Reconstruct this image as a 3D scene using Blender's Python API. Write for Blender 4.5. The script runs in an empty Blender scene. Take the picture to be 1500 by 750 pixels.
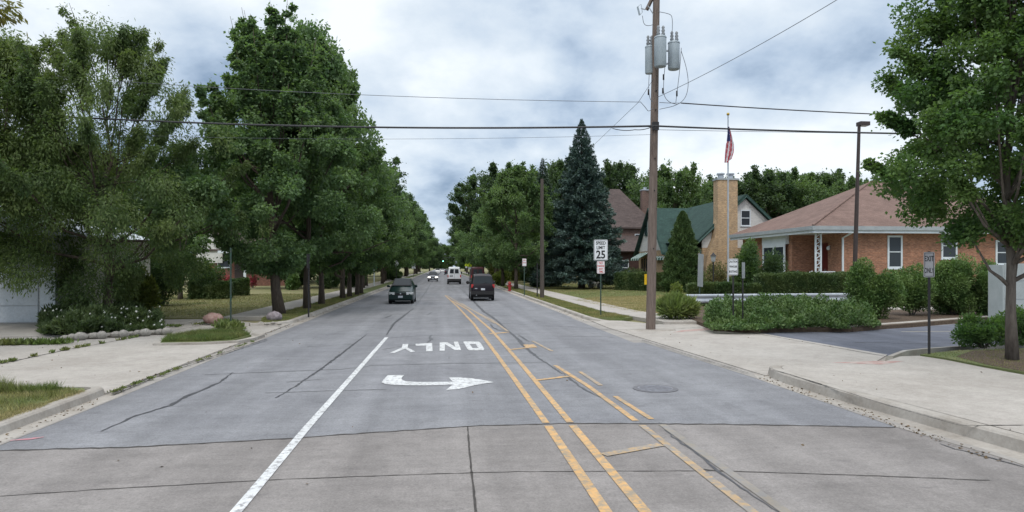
import bpy, math, random
import numpy as np
from mathutils import Vector
R=math.radians; PI=math.pi
random.seed(7)
C=bpy.context.scene
# ---------------------------------------------------------------- camera
TH=math.atan(.103); F=1000.; H=2.5
cd=bpy.data.cameras.new('camera'); cam=bpy.data.objects.new('camera',cd); C.collection.objects.link(cam)
cam.location=(0,0,H); cam.rotation_euler=(PI/2,0,-TH)
cd.sensor_width=36; cd.lens=36*F/1500; cd.shift_y=16/1500; cd.clip_start=.1; cd.clip_end=4000
C.camera=cam
# ---------------------------------------------------------------- sky
SUN_EL=R(52); SUN_AZ=R(200)      # azimuth clockwise from +Y
w=bpy.data.worlds.new('World'); C.world=w; w.use_nodes=True
nt=w.node_tree; nt.nodes.clear(); L_=nt.links.new
def N(t,**k):
    n=nt.nodes.new(t)
    for a,b in k.items(): setattr(n,a,b)
    return n
def M(op,a,b=None,c=None,cl=False):
    n=N('ShaderNodeMath',operation=op,use_clamp=cl)
    for i,v in enumerate((a,b,c)):
        if v is None: continue
        if isinstance(v,(int,float)): n.inputs[i].default_value=v
        else: L_(v,n.inputs[i])
    return n.outputs[0]
out=N('ShaderNodeOutputWorld'); bg=N('ShaderNodeBackground'); L_(bg.outputs[0],out.inputs[0])
sky=N('ShaderNodeTexSky',sky_type='NISHITA'); sky.sun_disc=False; sky.sun_elevation=SUN_EL; sky.sun_rotation=SUN_AZ
tc=N('ShaderNodeTexCoord'); sp=N('ShaderNodeSeparateXYZ'); L_(tc.outputs['Generated'],sp.inputs[0])
X_,Y_,Z_=sp.outputs
zz=M('ADD',M('MAXIMUM',Z_,0.0),.42)
cv=N('ShaderNodeCombineXYZ'); L_(M('DIVIDE',X_,zz),cv.inputs[0]); L_(M('DIVIDE',Y_,zz),cv.inputs[1])
def noise(scale,detail,rough,off):
    mp=N('ShaderNodeMapping'); L_(cv.outputs[0],mp.inputs[0]); mp.inputs['Location'].default_value=off
    n=N('ShaderNodeTexNoise'); L_(mp.outputs[0],n.inputs['Vector'])
    n.inputs['Scale'].default_value=scale; n.inputs['Detail'].default_value=detail; n.inputs['Roughness'].default_value=rough
    n.inputs['Distortion'].default_value=.12
    return n.outputs[0]
n1=noise(1.9,9,.53,(3.1,1.7,0)); n2=noise(5.2,8,.56,(8,2,1))
val=M('ADD',M('ADD',M('MULTIPLY',n1,1.35),-.13),M('MULTIPLY',M('SUBTRACT',n2,.5),.36))
def dirof(px,py):
    a=(px-750)/F; u=(391-py)/F; l=math.sqrt(a*a+1+u*u)
    return ((a*math.cos(TH)+math.sin(TH))/l,(-a*math.sin(TH)+math.cos(TH))/l,u/l)
def blob(px,py,wide,amt,sx=1.0):
    d=dirof(px,py)
    dt=N('ShaderNodeVectorMath',operation='SUBTRACT'); L_(tc.outputs['Generated'],dt.inputs[0]); dt.inputs[1].default_value=d
    ml=N('ShaderNodeVectorMath',operation='MULTIPLY'); L_(dt.outputs[0],ml.inputs[0]); ml.inputs[1].default_value=(1,1,sx)
    ln=N('ShaderNodeVectorMath',operation='LENGTH'); L_(ml.outputs[0],ln.inputs[0])
    q=M('DIVIDE',ln.outputs['Value'],wide); q=M('MULTIPLY',q,q)
    return M('MULTIPLY',M('EXPONENT',M('MULTIPLY',q,-1.0)),amt)
for b in ((290,100,.15,-.18,1.5),(120,30,.10,.06,1.5),(610,290,.10,-.21,2.2),(590,235,.07,-.07,2.2),(870,110,.10,.05,1.8),(640,50,.15,.13,1.4),(830,40,.07,.10,1.4),(1250,90,.14,-.03,2.),
          (1200,225,.12,.13,2.5),(430,15,.10,.04,2.),(1130,60,.30,.10,1.5),(740,205,.10,.08,3.),(780,90,.05,.08,1.2)):
    val=M('ADD',val,blob(*b))
rp=N('ShaderNodeValToRGB'); L_(val,rp.inputs[0]); e=rp.color_ramp.elements
e[0].position=.22; e[0].color=(.20,.29,.43,1)
e[1].position=.78; e[1].color=(1.04,1.10,1.16,1)
for p,c in ((.36,(.30,.41,.57,1)),(.46,(.52,.64,.80,1)),(.54,(.68,.79,.92,1)),(.64,(.83,.92,1.01,1))):
    q=e.new(p); q.color=c
# overcast skies are brighter towards the zenith
zb=M('ADD',1.0,M('MULTIPLY',M('MAXIMUM',M('SUBTRACT',Z_,.38),0.0),3.2))
wm=N('ShaderNodeVectorMath',operation='MULTIPLY'); L_(rp.outputs[0],wm.inputs[0])
wc=N('ShaderNodeMixRGB'); L_(M('MULTIPLY',M('MAXIMUM',M('SUBTRACT',Z_,.38),0.0),2.5,None,True),wc.inputs[0]); wc.inputs[1].default_value=(1,1,1,1); wc.inputs[2].default_value=(1.16,1.0,.86,1); L_(wc.outputs[0],wm.inputs[1])
sc=N('ShaderNodeVectorMath',operation='SCALE'); L_(wm.outputs[0],sc.inputs[0]); L_(M('MULTIPLY',zb,10.0),sc.inputs['Scale'])
mx=N('ShaderNodeMixRGB'); mx.inputs[0].default_value=.93; L_(sky.outputs[0],mx.inputs[1]); L_(sc.outputs[0],mx.inputs[2])
L_(mx.outputs[0],bg.inputs[0]); bg.inputs[1].default_value=.1
# ---------------------------------------------------------------- sun (soft, through cloud)
sl=bpy.data.lights.new('sun','SUN'); sl.energy=1.2; sl.angle=R(12); sl.color=(1,.96,.9)
so=bpy.data.objects.new('sun',sl); C.collection.objects.link(so)
so.rotation_euler=Vector((math.sin(SUN_AZ)*math.cos(SUN_EL),math.cos(SUN_AZ)*math.cos(SUN_EL),math.sin(SUN_EL))).to_track_quat('Z','Y').to_euler()
C.view_settings.view_transform='Standard'; C.view_settings.look='None'; C.view_settings.exposure=0; C.view_settings.gamma=1
C.render.engine='CYCLES'; C.cycles.max_bounces=8; C.cycles.diffuse_bounces=4; C.cycles.transparent_max_bounces=4; C.cycles.use_denoising=True
# ---------------------------------------------------------------- measuring helpers
cT,sT=math.cos(TH),math.sin(TH)
def P(px,py,z=0.):                 # where the sight line through a photo point meets height z
    b=F*(H-z)/(py-391.); a=(px-750)/F*b
    return (a*cT+b*sT,-a*sT+b*cT,z)
def W(px,b,z=0.):
    a=(px-750)/F*b
    return (a*cT+b*sT,-a*sT+b*cT,z)
def Zb(py,b): return H+(391-py)/F*b
def tang(px): return math.tan(math.atan((px-750)/F)+TH)
def XatY(px,Y): return Y*tang(px)
def YatX(px,X): return X/tang(px)
def depth(X,Y): return X*sT+Y*cT
# ---------------------------------------------------------------- mesh builder
class MB:
    def __init__(s): s.v=[]; s.f=[]; s.m=[]
    def add(s,vs,fs,m=0):
        k=len(s.v); s.v+= [tuple(v) for v in vs]; s.f+=[tuple(i+k for i in f) for f in fs]; s.m+=[m]*len(fs); return s
    def box(s,x0,x1,y0,y1,z0,z1,m=0,top=1.0):
        cx,cy=(x0+x1)/2,(y0+y1)/2; vs=[]
        for z,t in ((z0,1),(z1,top)):
            for x,y in ((x0,y0),(x1,y0),(x1,y1),(x0,y1)): vs.append((cx+(x-cx)*t,cy+(y-cy)*t,z))
        return s.add(vs,[(3,2,1,0),(4,5,6,7),(0,1,5,4),(1,2,6,5),(2,3,7,6),(3,0,4,7)],m)
    def tube(s,pts,rad,n=8,m=0,cap=True):
        pts=[Vector(p) for p in pts]; k=len(pts)
        if not hasattr(rad,'__len__'): rad=[rad]*k
        rings=[]; base=len(s.v); ref=None
        for i,p in enumerate(pts):
            d=(pts[min(i+1,k-1)]-pts[max(i-1,0)]).normalized()
            if ref is None: ref=Vector((0,1,0)) if abs(d.y)<.9 else Vector((1,0,0))
            u=d.cross(ref).normalized(); vv=d.cross(u).normalized()
            for j in range(n):
                a=2*PI*j/n; s.v.append(tuple(p+(u*math.cos(a)+vv*math.sin(a))*rad[i]))
        for i in range(k-1):
            for j in range(n):
                j2=(j+1)%n; s.f.append((base+i*n+j,base+i*n+j2,base+(i+1)*n+j2,base+(i+1)*n+j)); s.m.append(m)
        if cap:
            s.f.append(tuple(base+j for j in range(n))[::-1]); s.f.append(tuple(base+(k-1)*n+j for j in range(n))); s.m+=[m,m]
        return s
    def prism(s,poly,z0,z1,m=0):        # vertical prism over an xy polygon
        n=len(poly); vs=[(p[0],p[1],z0) for p in poly]+[(p[0],p[1],z1) for p in poly]
        a=sum(poly[i][0]*poly[(i+1)%n][1]-poly[(i+1)%n][0]*poly[i][1] for i in range(n))
        ii=list(range(n)) if a>0 else list(range(n))[::-1]
        fs=[tuple(i+n for i in ii),tuple(ii[::-1])]
        for k in range(n):
            i,j=ii[k],ii[(k+1)%n]; fs.append((i,j,j+n,i+n))
        return s.add(vs,fs,m)
    def slab(s,pts,t,m=0):              # thick panel: planar polygon of 3D points, given thickness along its normal
        p=[Vector(q) for q in pts]; nrm=Vector((0,0,0))
        for i in range(len(p)): nrm+= p[i].cross(p[(i+1)%len(p)])
        nrm.normalize(); n=len(p); q=[x-nrm*t for x in p]
        fs=[tuple(range(n)),tuple(range(n,2*n))[::-1]]+[(i,i+n,(i+1)%n+n,(i+1)%n) for i in range(n)]
        return s.add(p+q,fs,m)
    def ball(s,c,r,n=10,k=7,m=0):
        if not hasattr(r,'__len__'): r=(r,r,r)
        vs=[];fs=[]
        for i in range(k+1):
            ph=PI*i/k
            for j in range(n):
                a=2*PI*j/n; vs.append((c[0]+r[0]*math.sin(ph)*math.cos(a),c[1]+r[1]*math.sin(ph)*math.sin(a),c[2]-r[2]*math.cos(ph)))
        for i in range(k):
            for j in range(n): fs.append((i*n+j,i*n+(j+1)%n,(i+1)*n+(j+1)%n,(i+1)*n+j))
        return s.add(vs,fs,m)
    def build(s,name,mat,parent=None,smooth=False,angle=None):
        me=bpy.data.meshes.new(name)
        org=Vector((0,0,0)); q=parent
        while q is not None: org+=q.location; q=q.parent
        me.from_pydata([(v[0]-org.x,v[1]-org.y,v[2]-org.z) for v in s.v],[],s.f)
        mats=mat if isinstance(mat,(list,tuple)) else [mat]
        for m_ in mats: me.materials.append(m_)
        if len(mats)>1: me.polygons.foreach_set('material_index',s.m)
        if smooth:
            me.polygons.foreach_set('use_smooth',[True]*len(me.polygons))
            if angle: me.set_sharp_from_angle(angle=R(angle))
        me.validate(); me.update()
        o=bpy.data.objects.new(name,me); C.collection.objects.link(o)
        if parent is not None: o.parent=parent
        return o
def npobj(name,V,Fq,mat,parent=None,smooth=False):
    me=bpy.data.meshes.new(name); V=np.asarray(V,dtype=np.float32)
    if parent is not None:
        V=V-np.array(parent.location,dtype=np.float32)
    n=len(V); nf,k=Fq.shape
    me.vertices.add(n); me.vertices.foreach_set('co',V.ravel())
    me.loops.add(nf*k); me.loops.foreach_set('vertex_index',Fq.astype(np.int32).ravel())
    me.polygons.add(nf); me.polygons.foreach_set('loop_start',np.arange(0,nf*k,k,dtype=np.int32))
    if smooth: me.polygons.foreach_set('use_smooth',np.ones(nf,dtype=bool))
    me.materials.append(mat); me.update(calc_edges=True)
    o=bpy.data.objects.new(name,me); C.collection.objects.link(o)
    if parent is not None: o.parent=parent
    return o
def tag(o,label=None,cat=None,group=None,kind=None):
    if label: o['label']=label
    if cat: o['category']=cat
    if group: o['group']=group
    if kind: o['kind']=kind
    return o
def thing(name,label,cat,loc=(0,0,0),group=None):
    o=bpy.data.objects.new(name,None); o.empty_display_size=.3; C.collection.objects.link(o); o.location=loc
    return tag(o,label,cat,group)
def copy_tree(o,parent=None):
    c=o.copy(); C.collection.objects.link(c); c.parent=parent
    for ch in list(o.children): copy_tree(ch,c)
    return c
def structure(o): o['kind']='structure'; return o
# ---------------------------------------------------------------- materials
def new_mat(name):
    m=bpy.data.materials.new(name); m.use_nodes=True; t=m.node_tree; b=t.nodes['Principled BSDF']; return m,t,b
def col4(c): return (c[0],c[1],c[2],1)
def tnoise(t,vec,scale,detail=4,rough=.55,dist=0):
    n=t.nodes.new('ShaderNodeTexNoise'); n.inputs['Scale'].default_value=scale; n.inputs['Detail'].default_value=detail
    n.inputs['Roughness'].default_value=rough; n.inputs['Distortion'].default_value=dist
    if vec is not None: t.links.new(vec,n.inputs['Vector'])
    return n.outputs[0]
def tramp(t,x,p0,p1,c0=(0,0,0,1),c1=(1,1,1,1)):
    r=t.nodes.new('ShaderNodeValToRGB'); t.links.new(x,r.inputs[0]); r.color_ramp.elements[0].position=p0; r.color_ramp.elements[1].position=p1
    r.color_ramp.elements[0].color=c0; r.color_ramp.elements[1].color=c1; return r.outputs[0]
def tmix(t,f,a,b,mode='MIX'):
    n=t.nodes.new('ShaderNodeMixRGB'); n.blend_type=mode
    for i,v in enumerate((f,a,b)):
        if isinstance(v,(int,float)): n.inputs[i].default_value=v
        elif isinstance(v,tuple): n.inputs[i].default_value=v if len(v)==4 else col4(v)
        else: t.links.new(v,n.inputs[i])
    return n.outputs[0]
def tbump(t,b,h,strength=.3,dist=.02):
    n=t.nodes.new('ShaderNodeBump'); n.inputs['Strength'].default_value=strength; n.inputs['Distance'].default_value=dist
    t.links.new(h,n.inputs['Height']); t.links.new(n.outputs[0],b.inputs['Normal'])
def tobj(t): return t.nodes.new('ShaderNodeTexCoord').outputs['Object']
def tmap(t,vec,scale=(1,1,1),loc=(0,0,0),rot=(0,0,0)):
    n=t.nodes.new('ShaderNodeMapping'); t.links.new(vec,n.inputs[0]); n.inputs['Scale'].default_value=scale; n.inputs['Location'].default_value=loc; n.inputs['Rotation'].default_value=rot
    return n.outputs[0]
def mat(name,c,c2=None,scale=3,rough=.7,metal=0,bump=None,spec=.3,p=(.35,.65),coat=0,stretch=(1,1,1)):
    m,t,b=new_mat(name); v=tmap(t,tobj(t),stretch)
    if c2 is None: c2=tuple(x*.82 for x in c)
    f=tramp(t,tnoise(t,v,scale,6,.6),*p)
    cc=tmix(t,f,col4(c),col4(c2)); fine=tnoise(t,v,scale*14,2)
    cc=tmix(t,.18,cc,tmix(t,1.0,cc,tramp(t,fine,.3,.7,(.55,.55,.55,1),(1.45,1.45,1.45,1)),'MULTIPLY'))
    t.links.new(cc,b.inputs['Base Color']); b.inputs['Roughness'].default_value=rough; b.inputs['Metallic'].default_value=metal
    b.inputs['Specular IOR Level'].default_value=spec
    if coat: b.inputs['Coat Weight'].default_value=coat; b.inputs['Coat Roughness'].default_value=.08
    if bump: tbump(t,b,tnoise(t,v,bump[0],4),bump[1],bump[2] if len(bump)>2 else .02)
    return m
def leafmat(name,c,c2,trans=.4,scale=.55,rough=.6,var=.24):
    m,t,b=new_mat(name); v=tobj(t)
    g=t.nodes.new('ShaderNodeNewGeometry').outputs['Random Per Island']
    a=tmix(t,tramp(t,tnoise(t,v,scale,3),.38,.62),col4(c),col4(c2))
    lo,hi=1-var,1+var*1.3
    a=tmix(t,1.0,a,tramp(t,g,0,1,(lo,lo,lo,1),(hi,hi,hi*.85,1)),'MULTIPLY')
    t.links.new(a,b.inputs['Base Color']); b.inputs['Roughness'].default_value=rough; b.inputs['Specular IOR Level'].default_value=.35
    tr=t.nodes.new('ShaderNodeBsdfTranslucent'); t.links.new(tmix(t,1.0,a,(1.25,1.35,.6,1),'MULTIPLY'),tr.inputs[0])
    ms=t.nodes.new('ShaderNodeMixShader'); ms.inputs[0].default_value=trans; t.links.new(b.outputs[0],ms.inputs[1]); t.links.new(tr.outputs[0],ms.inputs[2])
    t.links.new(ms.outputs[0],t.nodes['Material Output'].inputs[0]); return m
def wallvec(t,sz=1.0):
    s=t.nodes.new('ShaderNodeSeparateXYZ'); t.links.new(tobj(t),s.inputs[0])
    a=t.nodes.new('ShaderNodeMath'); a.operation='ADD'; t.links.new(s.outputs[0],a.inputs[0]); t.links.new(s.outputs[1],a.inputs[1])
    c=t.nodes.new('ShaderNodeCombineXYZ'); t.links.new(a.outputs[0],c.inputs[0]); t.links.new(s.outputs[2],c.inputs[1]); return c.outputs[0]
def brickmat(name,c1,c2,mortar,bw=.24,bh=.1):
    m,t,b=new_mat(name); v=wallvec(t)
    n=t.nodes.new('ShaderNodeTexBrick'); t.links.new(v,n.inputs['Vector']); n.inputs['Scale'].default_value=1
    n.inputs['Color1'].default_value=col4(c1); n.inputs['Color2'].default_value=col4(c2); n.inputs['Mortar'].default_value=col4(mortar)
    n.inputs['Brick Width'].default_value=bw; n.inputs['Row Height'].default_value=bh; n.inputs['Mortar Size'].default_value=.010; n.inputs['Bias'].default_value=-.1
    a=tmix(t,1.0,n.outputs[0],tramp(t,tnoise(t,tobj(t),1.3,5,.65),.3,.7,(.78,.78,.78,1),(1.18,1.15,1.12,1)),'MULTIPLY')
    sm=tmap(t,v,(4.2,10,1)); a=tmix(t,1.0,a,tramp(t,tnoise(t,sm,1,2),.3,.7,(.7,.7,.7,1),(1.25,1.25,1.25,1)),'MULTIPLY')
    t.links.new(a,b.inputs['Base Color']); b.inputs['Roughness'].default_value=.85; tbump(t,b,n.outputs['Fac'],-.3,.01); return m
def bandmat(name,c,c2,pitch,dark=.6,frac=.1,rough=.6,axis=2,nscale=2,slope=None):
    m,t,b=new_mat(name); s=t.nodes.new('ShaderNodeSeparateXYZ'); t.links.new(tobj(t),s.inputs[0])
    q=t.nodes.new('ShaderNodeMath'); q.operation='DIVIDE'; t.links.new(s.outputs[axis],q.inputs[0]); q.inputs[1].default_value=pitch
    f=t.nodes.new('ShaderNodeMath'); f.operation='FRACT'; t.links.new(q.outputs[0],f.inputs[0])
    st=tramp(t,f.outputs[0],frac*.6,frac,(dark,dark,dark,1),(1,1,1,1))
    a=tmix(t,tramp(t,tnoise(t,tobj(t),nscale,6,.65),.35,.65),col4(c),col4(c2)); a=tmix(t,1.0,a,st,'MULTIPLY')
    a=tmix(t,1.0,a,tramp(t,tnoise(t,tobj(t),9,3,.7),.3,.7,(.85,.85,.85,1),(1.13,1.13,1.13,1)),'MULTIPLY')
    t.links.new(a,b.inputs['Base Color']); b.inputs['Roughness'].default_value=rough; tbump(t,b,f.outputs[0],.3,.02); return m
def shingle(name,c,c2,c3):
    m,t,b=new_mat(name); v=wallvec(t)
    n=t.nodes.new('ShaderNodeTexBrick'); t.links.new(tmap(t,v,(1,1,1)),n.inputs['Vector']); n.inputs['Scale'].default_value=1
    n.inputs['Color1'].default_value=col4(c); n.inputs['Color2'].default_value=col4(c2); n.inputs['Mortar'].default_value=col4(c3)
    n.inputs['Brick Width'].default_value=.34; n.inputs['Row Height'].default_value=.11; n.inputs['Mortar Size'].default_value=.008
    a=tmix(t,1.0,n.outputs[0],tramp(t,tnoise(t,tobj(t),.8,6,.7),.3,.7,(.8,.8,.8,1),(1.15,1.15,1.15,1)),'MULTIPLY')
    a=tmix(t,1.0,a,tramp(t,tnoise(t,tobj(t),14,2,.7),.3,.7,(.78,.78,.78,1),(1.2,1.2,1.2,1)),'MULTIPLY')
    t.links.new(a,b.inputs['Base Color']); b.inputs['Roughness'].default_value=.9; b.inputs['Specular IOR Level'].default_value=.15; return m
def roadmat(name,c,c2,spk,streak=.12):
    m,t,b=new_mat(name); v=tobj(t)
    a=tmix(t,tramp(t,tnoise(t,v,.35,7,.65,.3),.35,.65),col4(c),col4(c2))
    st=tnoise(t,tmap(t,v,(2.2,.10,1)),1,5,.6)                       # tyre-worn bands along the road
    a=tmix(t,1.0,a,tramp(t,st,.3,.7,(1-streak,1-streak,1-streak,1),(1+streak,)*3+(1,)),'MULTIPLY')
    st2=tnoise(t,tmap(t,v,(.5,3.5,1)),1,6,.7)
    a=tmix(t,1.0,a,tramp(t,st2,.28,.72,(.90,.90,.90,1),(1.08,1.08,1.08,1)),'MULTIPLY')
    sp_=tnoise(t,v,34,5,.85); a=tmix(t,1.0,a,tramp(t,sp_,.3,.7,(1-spk,)*3+(1,),(1+spk,)*3+(1,)),'MULTIPLY')
    md=tnoise(t,v,1.6,6,.7,.4); a=tmix(t,1.0,a,tramp(t,md,.3,.7,(.88,.88,.88,1),(1.12,1.12,1.12,1)),'MULTIPLY')
    ag=tnoise(t,v,11,4,.8); a=tmix(t,1.0,a,tramp(t,ag,.3,.7,(.87,.87,.87,1),(1.13,1.13,1.13,1)),'MULTIPLY')
    sx_=t.nodes.new('ShaderNodeSeparateXYZ'); t.links.new(v,sx_.inputs[0]); wv_=t.nodes.new('ShaderNodeMath'); wv_.operation='SINE'; mm_=t.nodes.new('ShaderNodeMath'); mm_.operation='MULTIPLY_ADD'; t.links.new(sx_.outputs[0],mm_.inputs[0]); mm_.inputs[1].default_value=3.6; mm_.inputs[2].default_value=.9; t.links.new(mm_.outputs[0],wv_.inputs[0])
    a=tmix(t,tramp(t,tnoise(t,tmap(t,v,(.8,.06,1)),1,3),.4,.6),a,tmix(t,1.0,a,tramp(t,wv_.outputs[0],0,1,(.90,.90,.90,1),(1.07,1.07,1.07,1)),'MULTIPLY'))  # worn wheel paths
    dk=tnoise(t,tmap(t,v,(1.2,2.0,1),(5,3,0)),1.1,8,.75); a=tmix(t,tramp(t,dk,.58,.70),a,tmix(t,.35,a,(.03,.03,.035,1)))
    t.links.new(a,b.inputs['Base Color']); b.inputs['Roughness'].default_value=.85; b.inputs['Specular IOR Level'].default_value=.25
    tbump(t,b,sp_,.25,.01); return m
def paintmat(name,c,under,wear=(.42,.5),scale=7):
    m,t,b=new_mat(name); v=tobj(t)
    n=tnoise(t,v,scale,8,.75); a=tmix(t,tramp(t,n,*wear),col4(under),col4(c))
    a=tmix(t,1.0,a,tramp(t,tnoise(t,v,1.2,6,.7),.3,.7,(.82,.82,.82,1),(1.1,1.1,1.1,1)),'MULTIPLY')
    t.links.new(a,b.inputs['Base Color']); b.inputs['Roughness'].default_value=.7; return m
m_asph=roadmat('asphalt',(.188,.193,.209),(.232,.238,.254),.34,.09)
m_conc_road=roadmat('road_concrete',(.196,.184,.178),(.254,.240,.233),.30,.09)
m_lot=roadmat('lot_asphalt',(.105,.115,.145),(.135,.145,.175),.16,.05)
m_walk,t_,b_=new_mat('sidewalk_concrete'); v_=tobj(t_)
a_=tmix(t_,tramp(t_,tnoise(t_,v_,.45,7,.65),.35,.65),(.41,.388,.365,1),(.34,.318,.295,1))
for sc_,lo_ in ((2.3,.90),(9,.90),(38,.86)): a_=tmix(t_,1.0,a_,tramp(t_,tnoise(t_,v_,sc_,6,.72,.3),.3,.7,(lo_,lo_,lo_*.99,1),(2-lo_,2-lo_,2-lo_,1)),'MULTIPLY')
a_=tmix(t_,tramp(t_,tnoise(t_,tmap(t_,v_,(1.4,1,1),(9,2,0)),1.7,8,.78),.62,.72),a_,tmix(t_,.3,a_,(.10,.085,.07,1)))
t_.links.new(a_,b_.inputs['Base Color']); b_.inputs['Roughness'].default_value=.88; b_.inputs['Specular IOR Level'].default_value=.2; tbump(t_,b_,tnoise(t_,v_,40,4),.15,.02)
m_curb=mat('curb_concrete',(.40,.38,.35),(.27,.245,.215),1.3,.88,bump=(25,.3),p=(.35,.7))
m_gut=mat('gutter_concrete',(.34,.325,.305),(.26,.245,.23),.9,.88,bump=(30,.2))
m_joint=mat('joint_black',(.045,.042,.04),(.08,.075,.07),5,.9)
m_tar=mat('tar_sealer',(.045,.047,.055),(.075,.078,.085),6,.5,spec=.4)
m_white=paintmat('white_road_paint',(.62,.64,.65),(.27,.27,.28),(.40,.50),9)
m_yellow=paintmat('yellow_road_paint',(.58,.35,.14),(.29,.25,.19),(.41,.57),7)
m_yworn=paintmat('worn_yellow_paint',(.50,.33,.15),(.25,.24,.225),(.44,.62),6)
m_wworn=paintmat('worn_pale_paint',(.285,.25,.20),(.23,.222,.215),(.44,.62),5)
m_lawn=mat('lawn',(.15,.165,.065),(.24,.215,.12),.35,.95,bump=(30,.5,.04),p=(.35,.65))
m_lawng=mat('green_lawn',(.11,.145,.05),(.16,.175,.08),.8,.95,bump=(30,.5,.04))
m_dry=mat('dry_lawn',(.31,.26,.165),(.20,.19,.10),.6,.95,bump=(30,.5,.04),p=(.4,.75))
m_soil=mat('mulch',(.075,.052,.038),(.12,.09,.065),6,.95,bump=(25,.8,.04))
m_bark=mat('bark',(.12,.095,.075),(.065,.052,.043),5,.95,bump=(14,.9,.05),stretch=(3,3,.6))
m_barkg=mat('grey_bark',(.17,.15,.13),(.10,.085,.075),5,.95,bump=(14,.8,.04),stretch=(3,3,.6))
m_pole=mat('weathered_pole_wood',(.23,.185,.16),(.12,.092,.08),2.2,.9,bump=(9,.8,.02),stretch=(9,9,.35),p=(.3,.7))
m_pole2=mat('dark_pole_wood',(.10,.085,.075),(.065,.055,.05),3,.9,stretch=(9,9,.4))
m_galv=mat('galvanised_steel',(.46,.50,.55),(.36,.40,.45),3,.5,.35)
m_tank=mat('transformer_paint',(.36,.42,.46),(.29,.34,.38),2,.45,.1,spec=.5)
m_dark=mat('dark_metal',(.03,.03,.032),None,4,.5)
m_brown=mat('bronze_metal',(.055,.042,.04),None,4,.5)
m_green=mat('green_post_paint',(.03,.075,.06),(.05,.06,.05),6,.55)
m_signw=mat('sign_white',(.72,.75,.78),(.62,.65,.68),2,.45)
m_signg=mat('sign_grey_back',(.36,.39,.40),None,3,.5,.4)
m_red=mat('sign_red',(.55,.05,.04),None,3,.5)
m_redp=mat('faded_red',(.62,.22,.2),None,3,.6)
m_black=mat('sign_black',(.02,.02,.022),None,3,.5)
m_rubber=mat('rubber',(.018,.018,.02),None,4,.8)
m_chrome=mat('chrome',(.5,.5,.52),None,4,.25,.9)
m_wire=mat('cable_black',(.025,.027,.03),(.06,.06,.065),30,.6)
m_wireg=mat('wire_grey',(.13,.14,.16),None,30,.5)
m_trim=mat('white_trim',(.66,.72,.77),(.58,.64,.69),1.5,.5)
m_yel=mat('yellow_plastic',(.85,.55,.02),None,3,.5)
m_glass,_t,_b=new_mat('window_glass'); _b.inputs['Base Color'].default_value=(.035,.045,.055,1); _b.inputs['Roughness'].default_value=.08; _b.inputs['Specular IOR Level'].default_value=.3
m_cglass,_t,_b=new_mat('car_glass'); _b.inputs['Base Color'].default_value=(.022,.028,.032,1); _b.inputs['Roughness'].default_value=.12; _b.inputs['Specular IOR Level'].default_value=.26
# ================================================================ GROUND AND ROAD
YC=[P(0,662),P(200,655),P(430,642),P(685,624.5),P(830,620.5),P(1050,621.5),P(1200,624),P(1312,626.5)]
YC=[(p[0],p[1]) for p in YC]; YC[0]=(-6.15,YC[0][1]+.02)
YC=[(-6.15,9.95)]+[q for q in YC if q[0]>-6.1]
ZV=.15
o=MB().add([(-900,-40,-.03),(900,-40,-.03),(900,2200,-.03),(-900,2200,-.03)],[(0,1,2,3)]).build('ground',m_lawn); structure(o)
# road surfaces
near=[(-6.15,-12),(7.3,-12),(7.3,8.2),(7.05,10.0)]+YC[::-1]
nb=MB().add([(x,y,0) for x,y in near],[tuple(range(len(near)))]); structure(nb.build('concrete_road',m_conc_road))
far=YC+[(7.05,10.0),(7.0,14.9),(6.81,18.8),(6.5,25),(6.42,31),(6.40,900),(-6.15,900)]
structure(MB().add([(x,y,0) for x,y in far],[tuple(range(len(far)))]).build('asphalt_road',m_asph))
def strip(pts,w,z,jit=0,seed=1,taper=False):
    rnd=random.Random(seed); b=MB(); n=len(pts); vs=[]; out=[]
    # resample so that the line can wander
    q=[]
    for i in range(n-1):
        a=Vector(pts[i][:2]); c=Vector(pts[i+1][:2]); k=max(1,int((c-a).length/(.12 if jit else 5)))
        k=min(k,60)
        for j in range(k): q.append(a.lerp(c,j/k))
    q.append(Vector(pts[-1][:2]))
    for i,p in enumerate(q):
        d=(q[min(i+1,len(q)-1)]-q[max(i-1,0)]); d.normalize(); nn=Vector((-d.y,d.x))
        ww=w*(1+ (rnd.uniform(-.45,.45) if jit else 0)); off=nn*rnd.uniform(-jit,jit) if jit else Vector((0,0))
        if taper: ww*=.3+.7*math.sin(PI*min(1,max(.03,i/(len(q)-1))))
        vs+= [tuple(p+off+nn*ww/2)+(z,),tuple(p+off-nn*ww/2)+(z,)]
    b.add(vs,[(2*i,2*i+1,2*i+3,2*i+2) for i in range(len(q)-1)]); return b
def pstrip(pix,w,z,jit=0,seed=1,zp=0,taper=False): return strip([P(a,b,zp) for a,b in pix],w,z,jit,seed,taper)
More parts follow.
